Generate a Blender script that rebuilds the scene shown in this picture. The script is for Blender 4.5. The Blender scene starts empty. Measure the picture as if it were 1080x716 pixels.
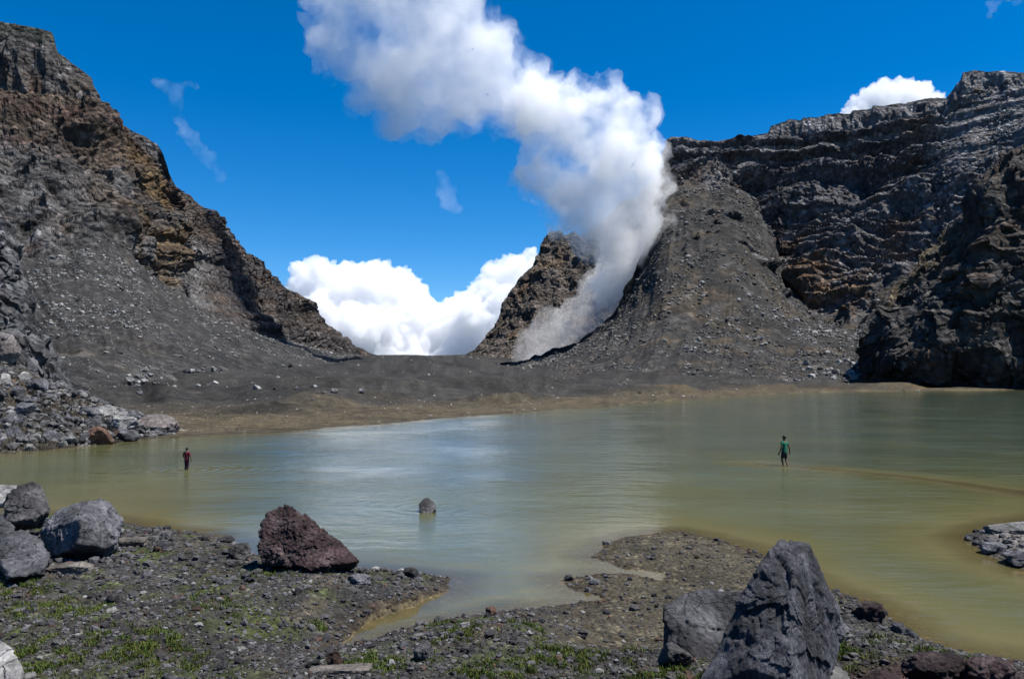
import bpy, bmesh, math, random
import numpy as np
from mathutils import Vector, Matrix

random.seed(7)
rng = np.random.default_rng(11)
sc = bpy.context.scene
COL = sc.collection

# ------------------------------------------------------------------ camera
F = 831.0
CAMH = 4.7
PITCH = math.atan(34.0 / F)
cam_d = bpy.data.cameras.new("camera")
cam = bpy.data.objects.new("camera", cam_d)
COL.objects.link(cam)
cam.location = (0, 0, CAMH)
cam.rotation_euler = (math.pi / 2 + PITCH, 0, 0)
cam_d.sensor_width = 36.0
cam_d.lens = F / 1080 * 36.0
cam_d.clip_start = 0.1
cam_d.clip_end = 30000
sc.camera = cam
CP, SP = math.cos(PITCH), math.sin(PITCH)


def ray(px, py):
    a = (np.asarray(px, float) - 540) / F
    b = (358 - np.asarray(py, float)) / F
    return a, CP - b * SP, SP + b * CP


def P(px, py, d):
    """survey point: bearing px, elevation py, forward distance d (metres)"""
    a, fy, fz = ray(px, py)
    t = np.asarray(d, float) / fy
    return np.stack([a * t, fy * t, CAMH + fz * t], -1)


def plane(px, py, z=0.0):
    a, fy, fz = ray(px, py)
    t = (z - CAMH) / fz
    return np.stack([a * t, fy * t], -1)


# ------------------------------------------------------------------ noise
def _hash(ix, iy, iz, seed):
    h = (ix.astype(np.uint32) * np.uint32(374761393) + iy.astype(np.uint32) * np.uint32(668265263)
         + iz.astype(np.uint32) * np.uint32(2147483647 - 58) + np.uint32((seed * 974634777) % 4294967296))
    h = (h ^ (h >> np.uint32(13))) * np.uint32(1274126177)
    h = (h ^ (h >> np.uint32(16))) * np.uint32(2246822519)
    return h ^ (h >> np.uint32(15))


def noise3(p, seed=0):
    """value noise in -1..1 with quintic interpolation"""
    i = np.floor(p)
    f = p - i
    i = i.astype(np.int64)
    u = f * f * f * (f * (f * 6 - 15) + 10)
    out = 0
    for dx in (0, 1):
        wx = u[:, 0] if dx else 1 - u[:, 0]
        for dy in (0, 1):
            wy = u[:, 1] if dy else 1 - u[:, 1]
            for dz in (0, 1):
                wz = u[:, 2] if dz else 1 - u[:, 2]
                h = _hash(i[:, 0] + dx, i[:, 1] + dy, i[:, 2] + dz, seed)
                g = h.astype(np.float64)
                gx = ((h & np.uint32(1023)).astype(float) / 511.5 - 1)
                gy = (((h >> np.uint32(10)) & np.uint32(1023)).astype(float) / 511.5 - 1)
                gz = (((h >> np.uint32(20)) & np.uint32(1023)).astype(float) / 511.5 - 1)
                v = gx * (f[:, 0] - dx) + gy * (f[:, 1] - dy) + gz * (f[:, 2] - dz)
                out = out + wx * wy * wz * v
    return out * 1.5


ROT = np.array([[0.36, 0.48, -0.8], [-0.8, 0.6, 0.0], [0.48, 0.64, 0.6]])


def fbm(p, octv=4, seed=0, gain=0.5, lac=2.03):
    a, s, out = 1.0, 0.0, 0
    for k in range(octv):
        out = out + a * noise3(p, seed + k * 17)
        s += a
        a *= gain
        p = (p @ ROT.T) * lac + 3.7
    return out / s


def ridged(p, octv=4, seed=0, gain=0.5):
    a, s, out = 1.0, 0.0, 0
    for k in range(octv):
        out = out + a * (1 - 2.2 * np.abs(noise3(p, seed + k * 13)))
        s += a
        a *= gain
        p = (p @ ROT.T) * 2.07 + 1.3
    return out / s - 0.42


def worley(p, seed=0):
    """F1, F2 and an id 0..1 of the nearest cell"""
    i = np.floor(p).astype(np.int64)
    n = len(p)
    f1 = np.full(n, 9.0)
    f2 = np.full(n, 9.0)
    cid = np.zeros(n)
    for dx in (-1, 0, 1):
        for dy in (-1, 0, 1):
            for dz in (-1, 0, 1):
                c = i + np.array([dx, dy, dz])
                h = _hash(c[:, 0], c[:, 1], c[:, 2], seed)
                q = np.stack([(h & np.uint32(1023)) / 1023.0, ((h >> np.uint32(10)) & np.uint32(1023)) / 1023.0,
                              ((h >> np.uint32(20)) & np.uint32(1023)) / 1023.0], -1) + c
                d = np.linalg.norm(q - p, axis=1)
                near = d < f1
                f2 = np.where(near, f1, np.minimum(f2, d))
                h2 = _hash(c[:, 0] + 77, c[:, 1] + 5, c[:, 2] - 31, seed + 3)
                cid = np.where(near, (h2 & np.uint32(65535)) / 65535.0, cid)
                f1 = np.where(near, d, f1)
    return f1, f2, cid


def facet(p, seed=0):
    """broken-rock relief: every cell is a randomly tilted flat chip, about -0.5..0.5"""
    i = np.floor(p).astype(np.int64)
    n = len(p)
    f1 = np.full(n, 9.0)
    out = np.zeros(n)
    for dx in (-1, 0, 1):
        for dy in (-1, 0, 1):
            for dz in (-1, 0, 1):
                c = i + np.array([dx, dy, dz])
                h = _hash(c[:, 0], c[:, 1], c[:, 2], seed)
                q = np.stack([(h & np.uint32(1023)) / 1023.0, ((h >> np.uint32(10)) & np.uint32(1023)) / 1023.0,
                              ((h >> np.uint32(20)) & np.uint32(1023)) / 1023.0], -1) + c
                v = p - q
                d = (v * v).sum(1)
                near = d < f1
                h = _hash(c[:, 0] + 9, c[:, 1] + 57, c[:, 2] - 3, seed + 1)
                t = (((h & np.uint32(1023)) / 511.5 - 1) * v[:, 0] + (((h >> np.uint32(10)) & np.uint32(1023)) / 511.5 - 1) * v[:, 1]
                     + (((h >> np.uint32(20)) & np.uint32(1023)) / 511.5 - 1) * v[:, 2]) + 0.25 * (((h >> np.uint32(5)) & np.uint32(1023)) / 511.5 - 1)
                out = np.where(near, t, out)
                f1 = np.where(near, d, f1)
    return out


def noise1(z, seed=0):
    z = np.asarray(z, float)
    return noise3(np.stack([z, np.full_like(z, 0.37), np.full_like(z, 0.71)], -1), seed)


def sstep(a, b, x):
    t = np.clip((x - a) / (b - a), 0, 1)
    return t * t * (3 - 2 * t)


def mix(a, b, t):
    return a + (b - a) * (t[:, None] if np.ndim(t) == 1 else t)


# ------------------------------------------------------------------ mesh helpers
def mesh_from(name, verts, faces, col=None, smooth=False, attrs=None):
    verts = np.asarray(verts, np.float32)
    faces = np.asarray(faces, np.int32)
    me = bpy.data.meshes.new(name)
    k = faces.shape[1]
    me.vertices.add(len(verts))
    me.vertices.foreach_set("co", verts.ravel())
    me.loops.add(faces.size)
    me.loops.foreach_set("vertex_index", faces.ravel())
    me.polygons.add(len(faces))
    me.polygons.foreach_set("loop_start", np.arange(0, faces.size, k, dtype=np.int32))
    me.polygons.foreach_set("use_smooth", np.full(len(faces), smooth, dtype=bool))
    me.update(calc_edges=True)
    if col is not None:
        a = me.color_attributes.new("Col", "FLOAT_COLOR", "POINT")
        c = np.ones((len(verts), 4), np.float32)
        c[:, :3] = col
        a.data.foreach_set("color", c.ravel())
    for nm, v in (attrs or {}).items():
        a = me.attributes.new(nm, "FLOAT", "POINT")
        a.data.foreach_set("value", np.asarray(v, np.float32).ravel())
    return me


def link(name, me, mat=None, parent=None):
    o = bpy.data.objects.new(name, me)
    COL.objects.link(o)
    if mat is not None:
        if len(me.materials) == 0:
            me.materials.append(mat)
    if parent is not None:
        o.parent = parent
    return o


def tag(o, label=None, cat=None, group=None, kind=None):
    for k, v in (("label", label), ("category", cat), ("group", group), ("kind", kind)):
        if v:
            o[k] = v
    return o


def grid_faces(nr, nc):
    i = np.arange(nr * nc).reshape(nr, nc)
    return np.stack([i[:-1, :-1], i[:-1, 1:], i[1:, 1:], i[1:, :-1]], -1).reshape(-1, 4)


def grid_normals(Pg):
    du = np.gradient(Pg, axis=1)
    dv = np.gradient(Pg, axis=0)
    n = np.cross(du, dv)
    n /= np.linalg.norm(n, axis=-1, keepdims=True) + 1e-9
    return n


# ------------------------------------------------------------------ materials
def new_mat(name):
    m = bpy.data.materials.new(name)
    m.use_nodes = True
    nt = m.node_tree
    nt.nodes.clear()
    return m, nt


def N(nt, t, **kw):
    n = nt.nodes.new(t)
    for k, v in kw.items():
        if k.startswith("i_"):
            n.inputs[k[2:].replace("_", " ")].default_value = v
        else:
            setattr(n, k, v)
    return n


def out_surface(nt, sh):
    o = N(nt, "ShaderNodeOutputMaterial")
    nt.links.new(sh, o.inputs["Surface"])
    return o


def math_node(nt, op, a, b=None, c=None, clamp=False):
    n = N(nt, "ShaderNodeMath", operation=op, use_clamp=clamp)
    for k, v in enumerate((a, b, c)):
        if v is None:
            continue
        if isinstance(v, (int, float)):
            n.inputs[k].default_value = v
        else:
            nt.links.new(v, n.inputs[k])
    return n.outputs[0]


def ramp(nt, fac, stops):
    r = N(nt, "ShaderNodeValToRGB")
    el = r.color_ramp.elements
    while len(el) < len(stops):
        el.new(0.5)
    for e, (p, c) in zip(el, stops):
        e.position = p
        e.color = (c, c, c, 1) if isinstance(c, (int, float)) else (*c, 1)
    nt.links.new(fac, r.inputs[0])
    return r.outputs[0]


def mulcol(nt, a, b):
    m = N(nt, "ShaderNodeMix", data_type="RGBA", blend_type="MULTIPLY")
    m.inputs[0].default_value = 1.0
    nt.links.new(a, m.inputs[6])
    nt.links.new(b, m.inputs[7])
    return m.outputs[2]


def mat_terrain(name, s1, s2, lo, hi, bump_d, cell=None, rough=0.92, spec=0.15, rocky=False):
    """vertex rock colours x two octaves of mottling, rough bump"""
    m, nt = new_mat(name)
    L = nt.links.new
    tc = N(nt, "ShaderNodeTexCoord")
    at = N(nt, "ShaderNodeAttribute", attribute_name="Col")
    n1 = N(nt, "ShaderNodeTexNoise", i_Scale=s1, i_Detail=9.0, i_Roughness=0.68)
    n2 = N(nt, "ShaderNodeTexNoise", i_Scale=s2, i_Detail=5.0, i_Roughness=0.7)
    L(tc.outputs["Object"], n1.inputs["Vector"])
    L(tc.outputs["Object"], n2.inputs["Vector"])
    r1 = ramp(nt, n1.outputs["Fac"], [(0.32, lo * 0.66), (0.5, 0.65), (0.7, hi * 0.70)])
    r2 = ramp(nt, n2.outputs["Fac"], [(0.34, 0.62), (0.5, 1.0), (0.68, 1.45)])
    c = mulcol(nt, mulcol(nt, at.outputs["Color"], r1), r2)
    h = math_node(nt, "ADD", math_node(nt, "MULTIPLY", n1.outputs["Fac"], 1.4), math_node(nt, "MULTIPLY", n2.outputs["Fac"], 0.5))
    if cell:
        v = N(nt, "ShaderNodeTexVoronoi", i_Scale=cell)
        L(tc.outputs["Object"], v.inputs["Vector"])
        hs = N(nt, "ShaderNodeSeparateColor")
        L(v.outputs["Color"], hs.inputs[0])
        r3 = ramp(nt, hs.outputs[0], [(0.0, 0.65), (0.6, 0.95), (0.88, 1.15), (1.0, 2.0)])
        c = mulcol(nt, c, r3)
        h = math_node(nt, "ADD", h, math_node(nt, "MULTIPLY", v.outputs["Distance"], -0.7))
    b = N(nt, "ShaderNodeBump", i_Strength=1.0, i_Distance=bump_d)
    if rocky:
        ra = N(nt, "ShaderNodeAttribute", attribute_name="rocky")
        L(math_node(nt, "ADD", math_node(nt, "MULTIPLY", ra.outputs["Fac"], 0.78), 0.22), b.inputs["Strength"])
    L(h, b.inputs["Height"])
    p = N(nt, "ShaderNodeBsdfPrincipled", i_Roughness=rough)
    p.inputs["Specular IOR Level"].default_value = spec
    L(c, p.inputs["Base Color"])
    L(b.outputs[0], p.inputs["Normal"])
    out_surface(nt, p.outputs[0])
    return m


def mat_rock(name, base, light, dark, s1, bump_d, streak=None, rough=0.88, spec=0.25, spread=(0.33, 0.5, 0.7)):
    m, nt = new_mat(name)
    L = nt.links.new
    tc = N(nt, "ShaderNodeTexCoord")
    oi = N(nt, "ShaderNodeObjectInfo")
    vec = N(nt, "ShaderNodeVectorMath", operation="ADD")
    sv = N(nt, "ShaderNodeVectorMath", operation="SCALE")
    sv.inputs[0].default_value = (17, 31, 23)
    L(oi.outputs["Random"], sv.inputs[3])
    L(tc.outputs["Object"], vec.inputs[0])
    L(sv.outputs[0], vec.inputs[1])
    v = vec.outputs[0]
    if streak:
        mp = N(nt, "ShaderNodeMapping")
        mp.inputs["Rotation"].default_value = streak[0]
        mp.inputs["Scale"].default_value = streak[1]
        L(v, mp.inputs[0])
        vs = mp.outputs[0]
    else:
        vs = v
    n1 = N(nt, "ShaderNodeTexNoise", i_Scale=s1, i_Detail=10.0, i_Roughness=0.66)
    n2 = N(nt, "ShaderNodeTexNoise", i_Scale=s1 * 6.5, i_Detail=6.0, i_Roughness=0.7)
    vo = N(nt, "ShaderNodeTexVoronoi", i_Scale=s1 * 5.0)
    L(vs, n1.inputs["Vector"])
    L(vs, n2.inputs["Vector"])
    L(v, vo.inputs["Vector"])
    c1 = ramp(nt, n1.outputs["Fac"], [(spread[0], dark), (spread[1], base), (spread[2], light)])
    r2 = ramp(nt, n2.outputs["Fac"], [(0.34, 0.55), (0.5, 1.0), (0.68, 1.5)])
    rr = ramp(nt, oi.outputs["Random"], [(0.0, 0.5), (0.5, 0.68), (1.0, 0.9)])
    c = mulcol(nt, mulcol(nt, c1, r2), rr)
    h = math_node(nt, "ADD", math_node(nt, "MULTIPLY", n1.outputs["Fac"], 1.2), math_node(nt, "MULTIPLY", n2.outputs["Fac"], 0.45))
    h = math_node(nt, "ADD", h, math_node(nt, "MULTIPLY", vo.outputs["Distance"], -0.25))
    wv = N(nt, "ShaderNodeTexNoise", i_Scale=s1 * 1.3, i_Detail=4.0)
    L(v, wv.inputs["Vector"])
    wa = N(nt, "ShaderNodeVectorMath", operation="MULTIPLY_ADD")
    L(wv.outputs["Color"], wa.inputs[0])
    wa.inputs[1].default_value = (0.7 / s1,) * 3
    L(vs, wa.inputs[2])
    ck = N(nt, "ShaderNodeTexVoronoi", feature="DISTANCE_TO_EDGE", i_Scale=s1 * 1.1)
    L(wa.outputs[0], ck.inputs["Vector"])
    some = ramp(nt, wv.outputs["Fac"], [(0.50, 1.0), (0.60, 0.0)])
    crack = math_node(nt, "MAXIMUM", ramp(nt, ck.outputs["Distance"], [(0.0, 0.0), (0.02, 1.0)]), some)
    cc_ = N(nt, "ShaderNodeCombineColor")
    cv = math_node(nt, "ADD", math_node(nt, "MULTIPLY", crack, 0.5), 0.5)
    for q in range(3):
        L(cv, cc_.inputs[q])
    c = mulcol(nt, c, cc_.outputs[0])
    pn = N(nt, "ShaderNodeTexNoise", i_Scale=s1 * 0.7, i_Detail=7.0, i_Roughness=0.62)
    L(wa.outputs[0], pn.inputs["Vector"])
    c = mulcol(nt, c, ramp(nt, pn.outputs["Fac"], [(0.40, 0.72), (0.52, 1.0), (0.60, 1.55)]))
    h = math_node(nt, "ADD", h, math_node(nt, "MULTIPLY", crack, 0.25))
    b = N(nt, "ShaderNodeBump", i_Strength=1.0, i_Distance=bump_d)
    L(h, b.inputs["Height"])
    p = N(nt, "ShaderNodeBsdfPrincipled", i_Roughness=rough)
    p.inputs["Specular IOR Level"].default_value = spec
    L(c, p.inputs["Base Color"])
    L(b.outputs[0], p.inputs["Normal"])
    out_surface(nt, p.outputs[0])
    return m


def mat_plain(name, c, rough=0.8, var=0.25, scale=8.0):
    m, nt = new_mat(name)
    tc = N(nt, "ShaderNodeTexCoord")
    n = N(nt, "ShaderNodeTexNoise", i_Scale=scale, i_Detail=4.0)
    nt.links.new(tc.outputs["Object"], n.inputs["Vector"])
    r = ramp(nt, n.outputs["Fac"], [(0.3, tuple(v * (1 - var) for v in c)), (0.7, tuple(v * (1 + var) for v in c))])
    p = N(nt, "ShaderNodeBsdfPrincipled", i_Roughness=rough)
    p.inputs["Specular IOR Level"].default_value = 0.2
    nt.links.new(r, p.inputs["Base Color"])
    out_surface(nt, p.outputs[0])
    return m


M_CLIFF = mat_terrain("volcanic_cliff", 0.09, 0.55, 0.5, 1.5, 2.2, cell=0.5, rocky=True)
M_NEARCLIFF = mat_terrain("outcrop_rock", 0.35, 1.9, 0.45, 1.6, 0.7, cell=1.1)
M_GROUND = mat_terrain("gravel_ground", 0.8, 5.0, 0.55, 1.45, 0.14, cell=9.0)
M_GREY = mat_rock("grey_lava_rock", (0.092, 0.092, 0.101), (0.18, 0.18, 0.195), (0.035, 0.035, 0.039), 1.6, 0.16)
M_BIG = mat_rock("slate_grey_rock", (0.085, 0.085, 0.098), (0.17, 0.17, 0.19), (0.030, 0.030, 0.037), 1.6, 0.18,
                 streak=((0.0, 0.35, 0.0), (2.2, 2.2, 0.7)))
M_PALE = mat_rock("pale_grey_rock", (0.20, 0.195, 0.19), (0.33, 0.32, 0.31), (0.08, 0.078, 0.077), 1.3, 0.12)
M_TAN = mat_rock("tan_slab_rock", (0.125, 0.112, 0.098), (0.21, 0.19, 0.165), (0.05, 0.045, 0.04), 2.2, 0.08)
M_PINK = mat_rock("pinkish_rock", (0.205, 0.175, 0.165), (0.33, 0.295, 0.28), (0.085, 0.07, 0.066), 0.9, 0.10)
M_DARK = mat_rock("dark_lava_rock", (0.055, 0.053, 0.055), (0.12, 0.115, 0.115), (0.02, 0.02, 0.02), 1.6, 0.12)
M_RED = mat_rock("dark_red_scoria", (0.038, 0.022, 0.023), (0.115, 0.088, 0.088), (0.02, 0.010, 0.010), 2.4, 0.13)
M_RUST = mat_rock("rusty_brown_rock", (0.10, 0.055, 0.038), (0.16, 0.10, 0.07), (0.04, 0.025, 0.02), 1.1, 0.10)
M_RUBBLE = mat_terrain("slope_rubble", 0.8, 3.0, 0.6, 1.4, 0.3)
M_GRAVEL = mat_terrain("loose_gravel", 6.0, 30.0, 0.6, 1.4, 0.02)
M_GRASS = mat_terrain("short_grass", 4.0, 20.0, 0.6, 1.4, 0.01, rough=0.7)

# ------------------------------------------------------------------ shorelines (surveyed from the photo, on the water plane)
LAND = plane(*np.array([(-900, 560), (-420, 542), (-150, 534), (0, 540), (118, 548), (160, 556), (228, 566), (268, 584), (330, 596), (384, 600),
                        (432, 604), (478, 610), (470, 624), (428, 641), (390, 655), (352, 682), (384, 677), (425, 664), (462, 655),
                        (528, 645), (600, 637), (640, 630), (605, 622), (592, 612), (632, 604), (668, 606), (700, 612), (706, 606), (660, 600), (626, 588), (640, 574), (660, 566),
                        (716, 559), (768, 572), (806, 586), (850, 612), (904, 632), (938, 650), (962, 670), (1002, 686), (1080, 700),
                        (1200, 726), (1600, 780), (2600, 1400), (540, 4000), (-2200, 1500)], float).T)
ISLET = plane(*np.array([(1016, 567), (1040, 556), (1080, 549), (1150, 543), (1240, 550), (1300, 575), (1260, 610), (1150, 618), (1085, 603), (1044, 586)], float).T)
FAR = np.array([(-1500, 640), (-700, 530), (-300, 492), (-150, 484), (0, 478), (60, 472), (120, 466), (165, 462), (220, 459), (300, 455), (400, 447.5), (500, 438.5), (560, 434),
                (640, 428.5), (740, 420.5), (820, 415.5), (900, 413), (1000, 412), (1080, 411.6), (1300, 412), (1800, 420), (2600, 450)], float)
FAR_D = plane(FAR[:, 0], FAR[:, 1])[:, 1]


def bearing(x, y):
    return 540 + F * CP * x / np.maximum(y, 0.2)


def poly_sd(x, y, poly):
    """signed distance, positive inside"""
    p = np.stack([x, y], -1)
    d2 = np.full(len(x), 1e12)
    ins = np.zeros(len(x), bool)
    n = len(poly)
    for k in range(n):
        a, b = poly[k], poly[(k + 1) % n]
        ab = b - a
        t = np.clip(((p - a) @ ab) / (ab @ ab), 0, 1)
        q = p - a - t[:, None] * ab
        d2 = np.minimum(d2, (q * q).sum(1))
        c = ((a[1] > y) != (b[1] > y))
        with np.errstate(divide="ignore", invalid="ignore"):
            xi = (b[0] - a[0]) * (y - a[1]) / (b[1] - a[1] + 1e-12) + a[0]
        ins ^= c & (x < xi)
    d = np.sqrt(d2)
    return np.where(ins, d, -d)


def line_dist(x, y, pts):
    p = np.stack([x, y], -1)
    d2 = np.full(len(x), 1e12)
    for a, b in zip(pts[:-1], pts[1:]):
        ab = b - a
        t = np.clip(((p - a) @ ab) / (ab @ ab), 0, 1)
        q = p - a - t[:, None] * ab
        d2 = np.minimum(d2, (q * q).sum(1))
    return np.sqrt(d2)


BAR = plane(*np.array([(800, 489), (838, 492), (900, 497), (960, 503), (1020, 511), (1080, 520), (1200, 535)], float).T)
BAR2 = plane(*np.array([(150, 520), (190, 505), (230, 497)], float).T)
MOUNDS = [(130, 672, 1.6, 0.30), (215, 640, 1.0, 0.12), (330, 622, 1.6, 0.16), (430, 618, 1.1, 0.15), (520, 668, 1.1, 0.16), (600, 655, 0.8, 0.10),
          (1000, 712, 1.5, 0.28), (900, 690, 0.9, 0.1), (60, 610, 1.8, 0.16)]
MOUNDS = [(*plane(a, b, 0.45), r, h) for a, b, r, h in MOUNDS]


def far_line(pts):
    q = np.array(pts, float)
    return plane(q[:, 0], q[:, 1], 1.0)


SCARPS = [far_line([(70, 409), (110, 412), (150, 420), (175, 427)]), far_line([(190, 431), (240, 429.5), (290, 427.5), (345, 427.5)]),
          far_line([(150, 385), (190, 392), (240, 393), (300, 396)]), far_line([(380, 404), (450, 403), (520, 404)])]


def scarp(x, y):
    """(height of the terrace above the small erosion banks, mask of the shade painted on the bank face)"""
    p3 = np.stack([x, y, x * 0], -1)
    wx, wy = 2.0 * fbm(p3 / 6.0, 3, 74), 2.5 * fbm(p3 / 5.0, 3, 75)
    hh, dk = np.zeros_like(x), np.zeros_like(x)
    for L_ in SCARPS:
        yl = np.interp(x + wx, L_[:, 0], L_[:, 1], left=-1, right=-1)
        ok = yl > 0
        ends = np.clip(np.minimum(x + wx - L_[0, 0], L_[-1, 0] - x - wx) / 6.0, 0, 1)
        e = y + wy - yl
        w_ = yl * 0.026
        hh = hh + np.where(ok, 0.9 * ends * sstep(0, 1, e / w_) * np.exp(-np.maximum(e, 0) / 16.0), 0)
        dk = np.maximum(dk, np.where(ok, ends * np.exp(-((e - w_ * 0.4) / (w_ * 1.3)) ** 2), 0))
    return hh, dk


def ground(x, y, detail=True):
    """height of the ground sheet and helper fields"""
    x = np.asarray(x, float)
    y = np.asarray(y, float)
    z0 = np.zeros_like(x)
    p3 = np.stack([x, y, z0], -1)
    w = np.stack([fbm(p3 / 0.9, 3, 5), fbm(p3 / 0.9, 3, 9)], -1) * 0.22
    xs, ys = x + w[:, 0], y + w[:, 1]
    sd = poly_sd(xs, ys, LAND)
    si = poly_sd(xs, ys, ISLET)
    bx = bearing(x, y)
    sf = y - np.interp(bx, FAR[:, 0], FAR_D) + 1.2 * fbm(p3 / 9.0, 3, 21)
    # the mud spit is the low part of the near shore
    spit = sstep(540, 625, bx) * sstep(11.8, 13.4, y) * (1 - sstep(850, 900, bx)) * sstep(0, 0.2, sd)
    cap = 0.55 - 0.44 * spit
    near = np.where(sd > 0, cap * (1 - np.exp(-np.maximum(sd, 0) / 1.8)), 0)
    isl = np.where(si > 0, 0.34 * (1 - np.exp(-np.maximum(si, 0) / 0.8)), 0)
    far = np.where(sf > 0, np.interp(np.maximum(sf, 0), [0, 8, 45, 140, 300, 545, 700, 1500, 6000], [0, .22, .7, 2.6, 5.6, 15, 9, -25, -60]), 0)
    rise = np.where(sf > 0, np.interp(np.maximum(sf, 0), [0, 110, 235, 400, 545], [0, 0, 4.2, 2.6, 0]), 0) * (1 - sstep(470, 560, bx)) * sstep(320, 410, bx)
    far = far + rise
    off = np.minimum(np.minimum(-sd, -si), -sf)
    bar = np.exp(-(line_dist(x, y, BAR) / 2.0) ** 2)
    bar2 = np.exp(-(line_dist(x, y, BAR2) / 4.5) ** 2)
    wob = fbm(p3 / 6.0, 4, 33)
    water_d = 1.5 * (1 - np.exp(-np.maximum(off, 0) / 13.0)) * (1 + 0.5 * wob)
    water_d = water_d * (1 - 0.95 * bar) * (1 - 0.55 * bar2)
    water_d *= 1 + 0.25 * fbm(p3 / np.array([3.0, 1.0, 1.0]), 3, 35)
    land = (sd > 0) | (si > 0) | (sf > 0)
    z = np.where(land, near + isl + far, -np.maximum(water_d, 0.0) - 0.01)
    ramp_ = np.clip((8.6 - y) / 6.5, 0, 1)
    z = z + np.where(sd > 0, 2.3 * ramp_ * ramp_ * (3 - 2 * ramp_), 0)
    if detail:
        for mx, my, r, h in MOUNDS:
            z = z + np.where(sd > 0, h * np.exp(-((x - mx) ** 2 + (y - my) ** 2) / (2 * (r * 0.55) ** 2)), 0)
        k = np.clip(np.maximum(sd, si) / 0.9, 0, 1) * (1 - 0.72 * spit)
        z = z + k * (0.13 * fbm(p3 / 1.5, 3, 41) + 0.085 * fbm(p3 / 0.45, 3, 43) + 0.03 * fbm(p3 / 0.12, 2, 45))
        z = z + spit * 0.045 * fbm(p3 / 0.5, 3, 47)
        kf = np.clip(sf / 10, 0, 1)
        z = z + kf * scarp(x, y)[0]
        z = z + kf * (0.9 * fbm(p3 / 14, 4, 51) + 0.45 * ridged(p3 / np.array([16.0, 6.0, 1.0]), 3, 53))
        # small erosion banks across the far flat
        bank = fbm(p3 / np.array([45.0, 30.0, 1.0]), 3, 55) * 12 + sf
        z = z + kf * (1.3 * sstep(24, 25.6, bank) * sstep(0.0, 0.2, fbm(p3 / 34, 2, 57) + 0.12) + 1.5 * sstep(46, 48, bank) * sstep(0.0, 0.2, fbm(p3 / 40, 2, 58) + 0.05))
    return z, sd, si, sf, spit, off


# ------------------------------------------------------------------ ground sheet
pxs = np.concatenate([np.linspace(-5200, -500, 50)[:-1], np.linspace(-500, -60, 60)[:-1], np.arange(-60, 1141, 2.0), np.linspace(1140, 1600, 60)[1:], np.linspace(1600, 6300, 50)[1:]])
d1 = CAMH * F / (np.arange(1500, 760, -14.0) - 392)
d2 = CAMH * F / (np.arange(760, 520, -0.8) - 392)
d3 = CAMH * F / (np.arange(520, 402, -1.0) - 392)
d4 = np.concatenate([np.linspace(d3[-1] * 1.02, 820, 130)[:-1], np.geomspace(820, 9000, 30)])
ds = np.concatenate([d1, d2, d3, d4])
GX = (pxs[None, :] - 540) / (F * CP) * ds[:, None]
GY = np.repeat(ds[:, None], len(pxs), 1)
gx, gy = GX.ravel(), GY.ravel()
gz, sd, si, sf, spit, off = ground(gx, gy)
p3 = np.stack([gx, gy, gz], -1)


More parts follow.
